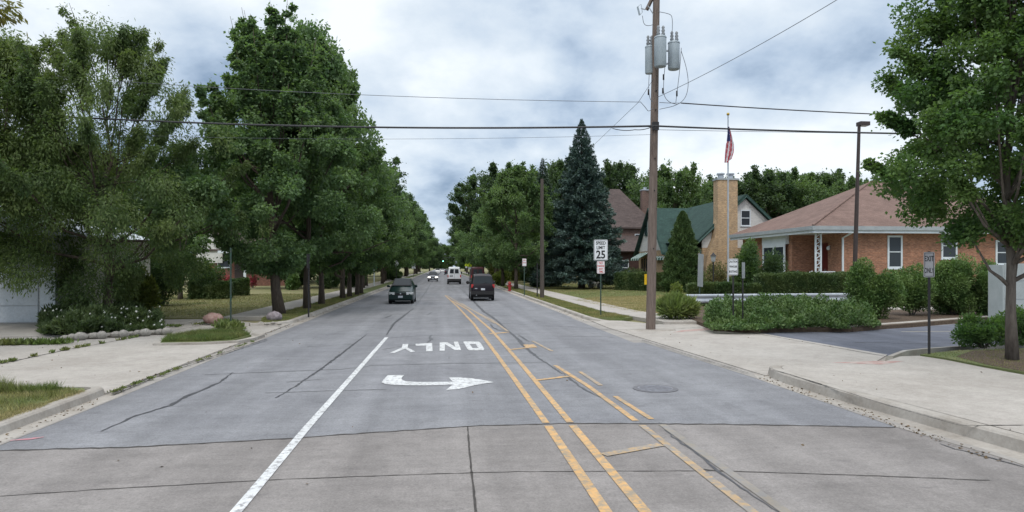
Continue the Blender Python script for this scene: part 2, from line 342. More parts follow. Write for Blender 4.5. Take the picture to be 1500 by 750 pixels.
# gutters and curbs -------------------------------------------------
def curb(pts,side,name='curb',h=ZV,w=.16,mat_=None,taper=False):      # profile swept along pts; side=+1: verge lies to the +normal
    q=[Vector(p) for p in pts]; vs=[]; prof=[(-.30,.004,),(0,.012),(.035,h-.03),(.075,h),(w+.075,h),(w+.075,-.02)]
    for i,p in enumerate(q):
        d0=(q[i]-q[i-1]).normalized() if i>0 else (q[1]-q[0]).normalized(); d1=(q[i+1]-q[i]).normalized() if i<len(q)-1 else d0
        d=(d0+d1).normalized(); nn=Vector((-d.y,d.x))*side; k=1/max(.5,nn.dot(Vector((-d1.y,d1.x))*side))
        hs=1 if (i<len(q)-1 or not taper) else .06
        if taper and i==len(q)-2: hs=.55
        for a,z in prof: vs.append((p.x+nn.x*a*k,p.y+nn.y*a*k,z*hs if z>.02 else z))
    m=len(prof); fs=[]
    for i in range(len(q)-1):
        for j in range(m-1): fs.append((i*m+j,i*m+j+1,(i+1)*m+j+1,(i+1)*m+j))
    fs.append(tuple(range(m))); fs.append(tuple((len(q)-1)*m+j for j in range(m))[::-1])
    return structure(MB().add(vs,fs).build(name,mat_ or m_curb,None,True,35))
def arc(cx,cy,r,a0,a1,n=8): return [(cx+r*math.cos(R(a0+(a1-a0)*i/n)),cy+r*math.sin(R(a0+(a1-a0)*i/n))) for i in range(n+1)]
# left: near corner curb, driveway opening, island, second opening, long curb
GX=-6.50
structure(MB().add([(-6.55,-12,.004),(-6.15,-12,.004),(-6.15,900,.004),(-6.55,900,.004)],[(0,1,2,3)]).build('gutter',m_gut))
curb([(GX,-12),(GX,13.6)]+arc(GX-.5,13.9,.5,0,80,5)[1:]+[(-7.6,14.5)],1)
curb([(-9.0,22.6),(-7.6,22.7),(-6.75,23.1),(GX-.02,23.8),(GX,25.0),(-6.9,25.6)],-1,h=.11)
curb([(-7.9,29.3),(-7.0,29.8),(GX-.03,30.8),(GX,32),(GX,900)],1)
# right
RX=6.80
structure(MB().add([(6.41,27.02,.004),(6.80,27.02,.004),(6.78,31,.004),(6.75,900,.004),(6.40,900,.004)],[(0,1,2,3,4)]).build('gutter',m_gut))
cr=[(8.1,-12),(7.74,8.2),(7.35,12.4),(7.30,14.0),(7.36,14.7),(7.55,15.2),(7.9,15.5),(8.5,15.62),(9.2,15.6),(9.9,15.55)]
curb(cr,-1,h=.2,w=.2,taper=True)
structure(MB().add([(7.3,-12,.004),(8.1,-12,.004),(7.74,8.2,.004),(7.35,12.4,.004),(7.35,15.3,.004),(7.6,16.4,.004),(7.3,27,.004),(6.6,27,.004),(6.5,25,.004),(6.81,18.8,.004),(7.0,14.9,.004),(7.05,10,.004),(7.3,8.2,.004)],[tuple(range(13))]).build('gutter',m_gut))
curb([(RX-.05,900),(RX-.03,32.5),(RX,31.2),(7.2,30.6),(7.9,30.4)],1,taper=True)
structure(MB().add([(6.3,22,.0015),(7.4,22,.0015),(7.4,33,.0015),(6.3,33,.0015)],[(0,1,2,3)]).build('gutter',m_gut))
# raised verges ------------------------------------------------------
def flat(name,poly,z,m_,z0=-.02): return structure(MB().prism(poly,z0,z).build(name,m_))
flat('corner_grass_verge',[(GX-.2,-12),(GX-.2,13.7),(-7.0,14.2),(-7.7,14.35),(-10.2,13.9),(-30,13.4),(-30,-12)],ZV-.02,m_lawng)
flat('driveway_apron_left',[(-6.52,14.0),(-6.52,30.6),(-7.6,30.4),(-8.2,31),(-10.25,33.4),(-11,33.3),(-11,26),(-24,24),(-30,22.5),(-30,13.0),(-9,13.6)],.04,m_walk)
flat('island_grass_verge',[(-8.9,22.75),(-7.6,22.85),(-6.85,23.3),(-6.68,24.9),(-7.4,26.3),(-8.9,26.4),(-9.3,24)],.10,m_lawng)
flat('parkway_grass_verge',[(GX-.2,31.0),(GX-.2,330),(-8.2,330),(-8.35,33),(-7.7,30.0)],ZV-.02,m_lawng)
flat('sidewalk_left',[(-8.2,33.0),(-8.2,330),(-9.9,330),(-10.25,33.5)],ZV,m_walk)
flat('front_lawn_left',[(-10.28,33.4),(-9.93,330),(-80,330),(-80,31),(-24,31),(-15,33.2)],ZV-.03,m_lawn)
flat('garage_forecourt',[(-11,26),(-24,24),(-40,22),(-40,30.8),(-24,30.8),(-15,33),(-11,33)],.075,m_walk)
flat('parkway_grass_verge',[(RX+.2,31.2),(RX+.15,330),(8.45,330),(8.5,36),(9.0,31.6),(8.3,30.7)],ZV-.02,m_lawng)
SWR=[(8.5,330),(8.55,36),(9.1,31.6),(9.5,28.5),(12.0,28.5),(11.2,31.5),(10.45,36),(10.3,330)]
flat('sidewalk_right',SWR,ZV,m_walk)
flat('front_lawn_right',[(10.33,330),(10.5,36),(11.25,31.6),(12.2,29.0),(23,31),(90,31),(90,330)],ZV-.035,m_lawn)
# pale dry patch on the lawn by the pole, greener band behind it
dp=[P(a,b,ZV) for a,b in ((838,439),(880,434),(940,433),(1000,432),(1030,437),(1010,462),(930,459),(880,449))]
structure(MB().add([(x,y,ZV-.03) for x,y,_ in dp],[tuple(range(len(dp)))]).build('dry_grass_patch',m_dry))
dp=[P(a,b,ZV) for a,b in ((800,432),(845,426),(900,424.5),(985,427),(1000,431.5),(940,432.5),(880,433.5),(838,438))]
structure(MB().add([(x,y,ZV-.03) for x,y,_ in dp],[tuple(range(len(dp)))]).build('green_grass_band',m_lawng))
# driveway apron right, parking lot
AP=[(7.32,16.3),(9.3,16.6),(12.2,17.0),(16.3,16.5),(16.0,18.6)]
apr=[(6.75,27.3),(7.35,14.9),(7.9,15.3),(9.5,15.4)]+[P(a,b)[:2] for a,b in ((1285,530),(1300,521),(1090,485),(1030,482))]+[(12.3,28.4),(9.2,28.6),(8.2,30.8),(6.85,31.2)]
flat('driveway_apron_right',apr,.03,m_walk)
lot=[P(a,b)[:2] for a,b in ((1088,484),(1310,524),(1340,519))]+[(40,15.2),(60,12),(60,31),P(1500,470)[:2],P(1440,472)[:2],P(1330,481)[:2],P(1260,484)[:2]]
flat('parking_lot',lot,.026,m_lot)
# right near walkway slab with rounded curb
isl=[(8.0,-12),(7.98,8.3),(7.62,12.4),(7.57,14.0),(7.63,14.6),(7.78,15.0),(8.02,15.24),(8.5,15.36),(9.2,15.36),(9.9,15.33)]+[P(a,b,.2)[:2] for a,b in ((1290,531.5),(1318,522),(1345,521),(1385,527),(1440,538),(1500,549))]+[(30,8),(40,-12)]
flat('sidewalk_near_right',isl,.2,m_walk)
tg=[P(a,b,.2)[:2] for a,b in ((1348,520),(1400,514),(1500,511),(1700,508),(1800,590),(1500,546),(1440,536),(1385,525))]
flat('corner_grass_verge',tg,.215,m_lawng)
ml=[P(a,b,.22)[:2] for a,b in ((1445,534),(1400,522),(1425,513.5),(1500,512),(1690,509),(1780,585),(1500,544))]
structure(MB().add([(x,y,.222) for x,y in ml],[tuple(range(len(ml)))]).build('mulch_bed',m_soil))
# lot-side curbs
def pc(pix,z=0): return [P(a,b,z)[:2] for a,b in pix]
curb(pc(((1092,487),(1110,485.5),(1180,485.5),(1250,485.5),(1290,482),(1330,479),(1440,470),(1560,464))),1,h=.2,w=.2)
curb(pc(((1296,530),(1306,526),(1318,521.5),(1345,518.5),(1420,513),(1500,510.5),(1700,508))),-1,h=.17,w=.12)
bed=pc(((1045,480),(1092,483),(1180,481.5),(1250,481.5),(1290,478),(1330,475),(1440,466),(1600,458),(1500,445),(1255,444),(1010,450),(1000,463)),.15)
flat('mulch_bed',bed,.17,m_soil)
# strips of worn red tactile paving at the ramps
for k,px_ in enumerate((((985,487),(1000,483.5),(1042,480.5),(1040,483.5)),((1215,531),(1290,528.5),(1325,529),(1290,534)))):
    z_=.034 if k==0 else .204
    q=[P(a,b,z_) for a,b in px_]; structure(MB().add(q,[tuple(range(len(q)))]).build('red_ramp_paving',mat('worn_red_paving',(.36,.22,.2),(.42,.36,.33),4,.8)))
# joints in walks and road
J=[]
def joint(pix,w,z,jit=.01,m_=None,zp=0,name='pavement_joint',taper=False):
    J.append(structure(pstrip(pix,w,z,jit,len(J)+3,zp,taper).build(name,m_ or m_joint)))
structure(strip([(x,y) for x,y in YC],.045,.005,.02,4).build('road_joint',m_joint))
joint(((685,625),(688,665),(697,750)),.022,.005,.003)
joint(((0,727),(150,717),(400,703),(560,697),(760,691),(1050,690),(1300,698),(1450,704)),.018,.005,.008)
joint(((1030,688),(1050,690.5),(1075,691)),.03,.0054,.01)
for pix in (((540,535.8),(660,532.5),(801,531.2)),((300,549),(420,544),(500,541),(540,537)),((388,576),(470,573),(566,570.5)),
            ((600,475),(700,472),(800,477),(880,482),(905,483)),((560,512),(590,507),(690,504),(770,504)),((560,496),(620,491.5),(708,490.5)),
            ((450,508),(520,504)),((820,492),(900,494)),((420,560),(470,556)),((470,474),(540,471),(585,470))):
    joint(pix,.05,.005,.02,mat('hair_crack',(.12,.125,.135),(.16,.165,.17),5,.9) if len(J)<4 else J[-1].data.materials[0])
for pix,ww in ((((148,632),(200,609),(250,594),(272,581),(300,570),(322,560),(340,546)),.075),(((404,583),(430,568),(470,541),(537,490)),.07),
            (((566,491),(577,474),(600,456),(606,452)),.11),(((609,448),(622,430),(632,414),(641,401)),.14),(((626,502),(632,497),(629,494),(632,490.5)),.1),
            (((672,420),(693,440.5),(708,456),(726,468),(744,484)),.14),(((744,484),(760,498),(772,511),(788,524),(801,532)),.12),(((801,532),(824,548)),.06),
            (((718,474),(722,480),(731,484),(744,486)),.09),(((760,491),(776,501)),.07),(((824,546),(850,567),(880,583)),.05),
            (((965,619),(985,640),(1016,661),(1050,688),(1086,715),(1120,738),(1142,750),(1160,765)),.032),(((1080+420,685),(1440,668),(1400,658),(1378,650)),.05),
            (((625,462),(633,457)),.09),(((563,466),(574,462)),.1)):
    joint(pix,ww,.006,.018,m_tar,0,'tar_crack',True)
# walkway joints
joint(((1128,540),(1200,562),(1300,594),(1405,623.5)),.025,.206,.004,None,.2)
joint(((1405,623.8),(1500,623)),.025,.2064,.004,None,.2)
joint(((940,498),(1010,520),(1096,546.5)),.03,.036,.01,None,.03)
joint(((1090,485.5),(1310,524.5)),.03,.0362,.01,None,.03)
joint(((225,489),(150,503),(100,512),(0,533.5)),.05,.046,.02,None,.04)
joint(((0,640.6),(120,599)),.02,ZV+.002,.0,None,ZV) if False else None
for a in (19.2,22.6,26.6): pass
joint(((390,497),(300,526),(240,545),(165,577)),.05,.046,.02,None,.04)
joint(((880,482.5),(960,484),(1030,479)),.03,.036,.02,None,.03)
for k in range(30):
    y=34+k*1.8
    J.append(structure(strip([(-8.22,y),(-10.0,y)],.02,ZV+.004).build('pavement_joint',m_joint)))
    if y>37: J.append(structure(strip([(8.6,y),(10.3,y)],.02,ZV+.004).build('pavement_joint',m_joint)))
for pix in (((225,489),(300,476),(340,471)),((215,477.5),(325,471.5))): joint(pix,.04,.08,.01,None,.075)
# ---- markings
def line(name,pts,w,z,m_,jit=0): return structure(strip(pts,w,z,jit).build(name,m_))
line('lane_line',[(-2.10,-10),(-2.08,10.9),(-1.94,24.5)],.125,.009,m_white)
line('centre_line',[(1.70,-10),(1.66,10.6)],.125,.009,m_yellow); line('centre_line',[(1.66,10.8),(1.55,20),(1.40,30),(.95,44),(.3,60)],.115,.009,m_yellow)
line('centre_line',[(2.12,-10),(2.05,10.6)],.125,.009,m_yellow); line('centre_line',[(2.05,10.8),(2.03,18),(1.95,27),(1.5,40),(.78,50.5)],.115,.009,m_yellow)
line('worn_centre_line',[(3.2,-10),(3.14,10.5)],.11,.009,m_yworn); line('centre_line',[(3.13,10.8),(3.05,14.1),(2.86,17.1)],.11,.009,m_yellow)
line('worn_centre_line',[(3.55,-10),(3.47,10.5)],.12,.009,m_wworn); line('worn_centre_line',[(3.42,10.9),(3.33,12.9)],.10,.009,m_yellow); line('worn_centre_line',[(3.33,14.1),(3.28,16.0)],.10,.009,m_yworn)
line('worn_centre_line',[(2.55,26.3),(2.35,32),(1.4,44),(.45,60)],.11,.009,m_yworn); line('worn_centre_line',[(3.25,20.0),(3.05,22.8)],.10,.009,m_yworn)
line('worn_centre_line',[(2.35,30),(1.9,37),(1.35,47)],.10,.0096,m_yworn)
for a,b,ww in ((P(717,489.3),P(744,487),.22),(P(742,513),P(783,508.5),.17),(P(784,557.6),P(833,551.5),.15),(P(884,667),P(968,652),.16)):
    line('hatch_bar',[a,b],ww,.0105,m_yellow if a[1]>10 else m_yworn)
line('hatch_bar',[P(774,505),P(779,509.5)],.35,.011,m_yellow)
def gp(zx,zy): return P(540+zx/5.357,480+zy/5.357)
def polymk(name,polys,m_,z=.009):
    b=MB()
    for i,pl in enumerate(polys):
        q=[gp(*p) for p in pl]; a=sum(q[i][0]*q[(i+1)%len(q)][1]-q[(i+1)%len(q)][0]*q[i][1] for i in range(len(q)))
        if a<0: q=q[::-1]
        b.add([(x,y,z+.0007*i) for x,y,_ in q],[tuple(range(len(q)))])
    return structure(b.build(name,m_))
polymk('road_letter',[[(742,113),(752,109),(866,112),(874,128),(786,131)],[(874,128),(866,112),(880,124),(908,170),(900,180),(860,180),(862,163),(838,128)],[(860,181),(788,180),(778,172),(800,163),(864,162)],[(742,113),(792,130),(818,166),(778,174)]],m_white)
polymk('road_letter',[[(558,119),(600,115),(597,182),(557,183)],[(668,112),(700,111),(726,178),(688,179)],[(575,117),(614,115),(724,178),(676,179)]],m_white)
polymk('road_letter',[[(450,124),(498,122),(502,186),(452,187)],[(368,129),(460,123),(460,142),(370,144)]],m_white)
polymk('road_letter',[[(268,131),(311,130),(304,163),(258,164)],[(256,160),(296,163),(204,200),(162,202)],[(276,160),(304,158),(366,189),(332,195)]],m_white)
ar=[(150,376),(214,375),(278,375),(262,392),(257,404),(266,414),(290,423),(340,427),(420,429),(540,428),(662,427),(628,393),(720,394),(800,399),(870,409),(930,420),(982,431),(930,438),(860,449),(800,462),(740,477),(690,487),(608,491),(660,449),(540,453),(420,456),(300,455),(200,452),(130,444),(102,432),(118,408)]
b=MB(); q=[gp(*p)+() for p in ar]
import mathutils
tri=mathutils.geometry.tessellate_polygon([[Vector((x,y,0)) for x,y,_ in q]])
b.add([(x,y,.009) for x,y,_ in q],[t_ for t_ in tri]); structure(b.build('turn_arrow_marking',m_white))
for o_ in [o for o in C.objects if o.name.startswith('turn_arrow')]:
    me=o_.data
    if me.polygons[0].normal.z<0: me.flip_normals()
structure(pstrip(((15,646),(45,643),(64,641)),.09,.0075,.02,3).build('pink_utility_marking',mat('pink_spray',(.55,.2,.24),(.3,.25,.26),12,.8)))
# manhole
mh=P(960,569.5); root=thing('manhole_cover','round iron manhole cover set flush in the right lane','manhole cover',(mh[0],mh[1],.004))
b=MB(); b.tube([(mh[0],mh[1],0),(mh[0],mh[1],.012)],.46,28); b.build('frame_ring',mat('iron_ring',(.17,.17,.185),None,5,.6,.3),root)
b=MB(); b.tube([(mh[0],mh[1],0),(mh[0],mh[1],.016)],.36,28)
for i in range(-3,4):
    hw=math.sqrt(.32**2-(i*.09)**2); b.box(mh[0]-hw,mh[0]+hw,mh[1]+i*.09-.018,mh[1]+i*.09+.018,.016,.022)
b.build('lid',mat('iron_lid',(.27,.28,.31),(.19,.19,.21),8,.5,.4),root)
# ================================================================ VEGETATION
def leafquads(p,d,size,aspect,rng,fold=0):
    n=len(p); d=d/np.maximum(1e-6,np.linalg.norm(d,axis=1,keepdims=True))
    r=rng.normal(size=(n,3))*.62; r[:,2]+=.9; s=np.cross(d,r); s/=np.maximum(1e-6,np.linalg.norm(s,axis=1,keepdims=True))
    Ls=(size*rng.uniform(.6,1.35,n))[:,None]; Ws=Ls/aspect
    V=np.empty((n,4,3)); V[:,0]=p; V[:,1]=p+d*Ls*.45+s*Ws*.5; V[:,2]=p+d*Ls; V[:,3]=p+d*Ls*.45-s*Ws*.5
    return V.reshape(-1,3)
def quads(n): return np.arange(n*4,dtype=np.int32).reshape(-1,4)
def sph(rng,n):
    a=rng.normal(size=(n,3)); return a/np.linalg.norm(a,axis=1,keepdims=True)
def prof_round(t): return math.sqrt(max(0,1-(2*t-.9)**2/1.25))
def prof_egg(t): return (min(1,t/.22)**.6)*(1-max(0,(t-.3)/.7)**1.8)**.7
def prof_cone(t): return (min(1,t/.2)**.6)*(1-.88*max(0,(t-.3)/.7)**1.15)
def prof_pear(t): return (min(1,t/.18)**.5)*(1-t)**.62*1.15
def prof_vase(t): return (.35+.65*min(1,t/.6))*(1 if t<.72 else math.sqrt(max(0,1-((t-.72)/.3)**2)))
def make_tree(name,label,cat,loc,Ht,Rd,z0,prof,ncl,clr,nlf,leaf,seed,lm,tm,trunk_r=.2,aspect=1.8,droop=.3,lobes=.25,lean=(0,0),flat_=.7,limbs=22,group=None,fork=False,sprays=0,off=(0,0),bias=.45,shoots=0,shl=1.6,shup=.8,shz=.45,shn=6,thin=.5):
    rng=np.random.default_rng(seed); root=thing(name,label,cat,loc,group)
    base=np.array(loc); cl=[]; ph=rng.uniform(0,6.28,6)
    for i in range(ncl):
        t=rng.uniform(0,1)**.9; a=rng.uniform(0,2*PI)
        lob=1+lobes*(math.sin(2*a+ph[0]+3*t)+.6*math.sin(3*a+ph[1]-5*t)+.5*math.sin(5*a+ph[2]+9*t))/1.6
        r=Rd*prof(t)*lob*rng.uniform(.05,1)**bias
        z=z0+(Ht-z0)*t
        cl.append((off[0]+lean[0]*t+r*math.cos(a),off[1]+lean[1]*t+r*math.sin(a),z,clr*rng.uniform(.55,1.25)))
    for i in range(sprays):          # thin shoots that break the outline
        t=rng.uniform(.6,1.0); a=rng.uniform(0,2*PI); r=Rd*prof(min(.97,t))*rng.uniform(.9,1.18)
        cl.append((off[0]+lean[0]*t+r*math.cos(a),off[1]+lean[1]*t+r*math.sin(a),z0+(Ht-z0)*t*rng.uniform(1,1.07),clr*.4))
    shp=[]
    for i in range(shoots):
        t=shz+(1-shz)*rng.uniform(0,1)**.8*.97; a=rng.uniform(0,2*PI); r=Rd*prof(t)*rng.uniform(.55,.9); L=shl*rng.uniform(.5,1.2)
        p0=np.array([off[0]+lean[0]*t+r*math.cos(a),off[1]+lean[1]*t+r*math.sin(a),z0+(Ht-z0)*t*.96]); up=shup*(.4+t)
        dv=np.array([math.cos(a)*(1.1-t*.8),math.sin(a)*(1.1-t*.8),up]); dv/=np.linalg.norm(dv); shp.append((p0-dv*.8,p0+dv*L))
        for q in range(shn):
            f=(q+.6)/shn; c_=p0+dv*L*f+rng.normal(size=3)*.05*L; c_[2]+= -.12*L*f*f; cl.append((c_[0],c_[1],c_[2],clr*(.42-.16*f)))
    cl=np.array(cl); wts=cl[:,3]**1.9; ns_=shoots*shn; tf_=np.clip(((cl[:,2]-z0)/(Ht-z0)-.45)/.45,0,1); keep=wts.copy(); wts=wts*(1-thin*tf_)
    if ns_: wts[-ns_:]=keep[-ns_:]*3.0
    wts/=wts.sum()
    idx=rng.choice(len(cl),nlf,p=wts); c=cl[idx]
    u=sph(rng,nlf)*(rng.uniform(0,1,nlf)**.42)[:,None]
    p=c[:,:3]+u*c[:,3:4]*np.array([1,1,flat_])
    stray=rng.uniform(size=nlf)<.06; p[stray]+=rng.normal(size=(stray.sum(),3))*clr*.35
    d=u*.8+sph(rng,nlf)*.9; d[:,2]-=droop
    ctr=np.array([off[0],off[1],0]); outw=p-ctr; outw[:,2]=0; d+=.35*outw/np.maximum(.5,np.linalg.norm(outw,axis=1,keepdims=True))
    V=leafquads(p,d,leaf,aspect,rng)+base
    cr=npobj('crown',V,quads(nlf),lm,root)
    # trunk and limbs
    b=MB(); zt=z0+(Ht-z0)*.72; k=9; path=[];rad=[]
    wob=rng.normal(size=(k,2))*.05*Rd/4
    for i in range(k):
        t=i/(k-1); z=zt*t; q=max(0,(z-z0)/(Ht-z0))
        path.append((base[0]+off[0]*min(1,z/z0)+lean[0]*q+wob[i,0]*t*3,base[1]+off[1]*min(1,z/z0)+lean[1]*q+wob[i,1]*t*3,base[2]+z-.05*(i==0)))
        rad.append(trunk_r*(1-.85*t)*(1.25 if i==0 else 1))
    b.tube(path,rad,9)
    order=rng.permutation(len(cl))[:limbs]
    for j in order:
        cx,cy,cz,cr_=cl[j]; tt=max(.18,min(.93,(cz*rng.uniform(.45,.8))/zt)); fi=tt*(k-1); i0=int(fi); fr=fi-i0
        s0=Vector(path[i0]).lerp(Vector(path[min(k-1,i0+1)]),fr); e0=Vector((base[0]+cx,base[1]+cy,base[2]+cz))
        mid=s0.lerp(e0,.5)+Vector((0,0,-.12*(e0-s0).length+rng.normal()*.1)); r0=trunk_r*(1-.85*tt)*.55
        b.tube([s0,s0.lerp(mid,.5)+Vector((0,0,.03)),mid,mid.lerp(e0,.6),e0],[r0,r0*.8,r0*.6,r0*.4,r0*.15+.006],5)
    for p0,p1 in shp: b.tube([tuple(base+p0),tuple(base+p1)],[.03,.008],4)
    b.build('trunk',tm,root,True)
    return root
lm_A=leafmat('willow_leaves',(0.086,0.139,0.064),(0.141,0.189,0.079),.42,.5)
lm_B=leafmat('maple_leaves',(0.096,0.168,0.087),(0.153,0.230,0.121),.42,.6)
lm_C=leafmat('street_tree_leaves',(0.081,0.142,0.066),(0.129,0.195,0.089),.42,.45)
lm_D=leafmat('dark_tree_leaves',(0.049,0.088,0.048),(0.083,0.130,0.066),.42,.35)
lm_R=leafmat('pear_tree_leaves',(0.074,0.147,0.057),(0.129,0.206,0.079),.42,.8)
lm_S=leafmat('shrub_leaves',(0.086,0.159,0.057),(0.141,0.212,0.079),.22,1.2)
lm_H=leafmat('hedge_leaves',(0.053,0.094,0.037),(0.098,0.137,0.054),.15,1.0)
lm_Y=leafmat('yellow_green_leaves',(.12,.16,.045),(.17,.19,.07),.42,1.0)
lm_Sp=leafmat('spruce_needles',(.055,.098,.095),(.100,.150,.150),.1,.6,.6)
lm_D.use_fake_user=True
# left: big feathery tree in front of the white garage
pA=P(158,473,.1)
make_tree('feathery_tree','large feathery drooping tree in front of the white garage, far left','tree',(pA[0],pA[1],.05),12.6,5.0,1.0,prof_egg,190,.66,170000,.15,11,lm_A,m_bark,.2,3.2,.9,.35,flat_=1.2,limbs=40,sprays=10,shoots=70,shl=1.8,shup=.8,shz=.2,thin=.6)
pA2=P(20,478,.1)
make_tree('feathery_tree','yellow-green drooping tree left of the garage door at the left edge','tree',(pA2[0]-1.5,pA2[1]+.5,.05),11.3,4.0,2.6,prof_egg,120,.8,110000,.17,12,leafmat('pale_willow_leaves',(0.098,0.153,0.061),(0.147,0.195,0.079),.42,.5),m_bark,.18,3.2,.9,.3,flat_=1.2,limbs=22,sprays=10,lean=(1.0,0),shoots=30,shl=1.3)
# tree whose boughs reach in from outside the frame, top left
make_tree('overhanging_tree','nearer tree whose leafy boughs hang in at the upper left corner','tree',(-17.5,17.5,.05),13.5,5.6,8.4,prof_egg,60,.8,22000,.2,13,leafmat('olive_leaves',(0.131,0.145,0.049),(0.189,0.174,0.065),.42,.8),m_bark,.25,2.2,.7,.3,limbs=26,lean=(2.6,.4))
# maple
make_tree('maple_tree','tall broad maple by the grey boulder, its top shoots above all others','tree',(-8.07,35.2,.12),13.3,4.9,2.3,prof_cone,240,.6,180000,.16,21,lm_B,m_bark,.27,1.5,.45,.35,limbs=40,sprays=6,shoots=60,shl=3.0,shup=1.5,shz=.45,shn=9,off=(-.35,0),thin=.9)
# street tree prototypes, then the two rows
protos=[]
for k,(lm_,pr,hh,rr,sd) in enumerate(((lm_C,prof_egg,11.5,4.3,31),(lm_B,prof_cone,12.4,4.8,32),(lm_D,prof_vase,12.0,4.6,33),(lm_C,prof_round,10.8,4.2,34))):
    protos.append(make_tree('street_tree','proto','tree',(0,0,0),hh,rr,2.3,pr,150,.68,72000,.19,sd,lm_,m_bark,.2,1.6,.4,.35,limbs=22,sprays=8,shoots=34,shl=1.5,shup=1.0,shz=.4))
used=set()
def place_tree(k,x,y,s,rz,label,group,sz=None,z=.12):
    o=protos[k] if k not in used else copy_tree(protos[k]); used.add(k)
    o.location=(x,y,z); o.rotation_euler=(0,0,rz); o.scale=(s,s,sz or s); tag(o,label,'tree',group); return o
GL='street trees in the left parkway row'; GR='street trees in the right parkway row'
place_tree(1,-7.54,39.4,.98,.4,'leafy street tree right behind the dark back of a sign post, left row',GL,1.28)
place_tree(0,-7.55,44.1,.95,2.0,'slender-trunked street tree just past the dark sign post, left row',GL,1.02)
place_tree(3,-7.36,52,.95,1.1,'street tree before the cluster of three trunks, left row',GL,1.0)
place_tree(2,-7.2,54.7,.9,.2,'darkest crown among the left street trees, first trunk of the close cluster',GL,.95)
place_tree(1,-7.01,57.8,.85,3.3,'middle trunk of the close cluster beside the green sedan',GL,.90)
place_tree(0,-6.99,60.6,.85,4.6,'last trunk of the close cluster beside the green sedan',GL,.90)
lb=['street tree beside the street name sign on the left','street tree left of the grey oncoming car','street tree close behind the paired white signs']
ys=[70,78,87,97,107,118,130,142,155,170,186,203,222,243,266,290]
for i,y in enumerate(ys):
    place_tree((i*3+2)%4,-7.9-.6*(i%3)-.004*y,y,(.98+.1*((i*7)%3)/2)*(1+.0022*max(0,y-90)),i*1.7,lb[i] if i<3 else 'one of the far left street trees merging towards the vanishing point',GL,(1.02+.12*((i*5)%3)/2)*(1+.0022*max(0,y-90)))
place_tree(0,7.83,71.8,1.03,.9,'wide mid-green street tree behind the red hydrant, right row',GR,1.10)
place_tree(1,7.48,84,.98,2.9,'pale green street tree behind the dark SUV, right row',GR,1.0)
place_tree(3,8.2,97,1.0,4.2,'street tree beside the maroon vehicle, right row',GR,1.05)
place_tree(2,9.0,113,1.7,1.0,'big dark rounded tree behind the white van, tallest of the right row',GR,1.5)
for i,y in enumerate([128,142,157,173,190,208,228,250,275,300]):
    place_tree((2+i*3)%4,8.6+.5*(i%2)+.006*y,y,1.15+.1*((i*7)%3)/2+.0025*max(0,y-130),i*2.3,'one of the far right street trees merging towards the vanishing point',GR,1.2+.0035*max(0,y-130))
# background trees in the yards
GB='background trees behind the houses on the right'; GBL='background trees behind the yards on the left'
bgp=[]
for k,(lm_,pr,sd) in enumerate(((lm_D,prof_round,41),(lm_C,prof_vase,42))):
    bgp.append(make_tree('yard_tree','proto','tree',(0,0,0),16,6.5,2.0,pr,170,1.15,60000,.34,sd,lm_,m_bark,.35,1.5,.3,.4,limbs=22,sprays=10,shoots=30,shl=2.2,shup=.9,shz=.4))
ub=set()
def place_bg(k,px,b,top,label,group,s=1.0,rz=0):
    x,y,_=W(px,b); h=(Zb(top,b)-.1)/16.6
    o=bgp[k] if k not in ub else copy_tree(bgp[k]); ub.add(k)
    o.location=(x,y,.08); o.scale=(s,s,h); o.rotation_euler=(0,0,rz); tag(o,label,'tree',group)
for i,(k,px,b,top,s,lab) in enumerate([
 (1,985,100,246,.85,'thin light crown with bare pale branches behind the green roof'),
 (0,905,118,240,1.0,'dark tree showing between the blue spruce and the brown roof'),
 (0,1120,108,252,1.0,'dense dark tree right of the flagpole, behind the white gable'),
 (1,1165,112,250,1.0,'dense tree above the left slope of the pink roof'),
 (0,1210,110,255,.9,'dark tree above the middle of the pink roof'),
 (1,1250,104,262,.7,'lighter tree behind the lot lamp pole'),
 (0,1060,118,262,1.0,'dark tree behind the tan chimney'),
 (1,940,130,275,1.1,'tree behind the brown brick chimney'),
 (0,825,120,238,1.0,'dark tree left of the blue spruce, behind the utility pole'),
 (1,785,130,250,1.0,'tree between the right street row and the spruce'),
 (0,1340,100,290,.9,'tree behind the ridge of the pink roof'),
 (0,1420,105,290,.9,'tree behind the right end of the pink roof'),
 (0,1150,135,262,1.2,'farther dark tree behind the pink roof')]):
    place_bg(k,px,b,top,lab,GB,s,i*1.3)
for i,(k,px,b,top,s,lab) in enumerate([
 (0,300,95,250,1.1,'dark yard tree behind the red brick house'),(1,370,100,240,1.1,'yard tree behind the white porch post'),(0,440,110,250,1.1,'dark yard tree right of the red brick house'),
 (0,500,130,280,1.1,'dark yard tree beyond the left row'),(1,210,90,240,1.1,'yard tree behind the garage hedge'),(0,120,95,230,1.2,'yard tree behind the white garage'),(0,20,95,200,1.3,'yard tree at the far left behind the garage'),
 (0,560,170,310,1.2,'small distant yard tree on the left')]):
    place_bg(k,px,b,top,lab,GBL,s,i*2.1)
for i,(x_,y_) in enumerate([(-17,78),(-20,98),(-17,118),(-21,140),(-18,165),(-20,195),(-18,230),(-20,270),(18,128),(21,150),(18,175),(21,205),(19,240),(21,280)]):
    o=copy_tree(bgp[i%2]); o.location=(x_,y_,.08); o.scale=(.75,.75,.72); o.rotation_euler=(0,0,i*1.9); tag(o,'one of the yard trees set back behind the %s parkway row'%('left' if x_<0 else 'right'),'tree','yard trees behind the %s parkway row'%('left' if x_<0 else 'right'))
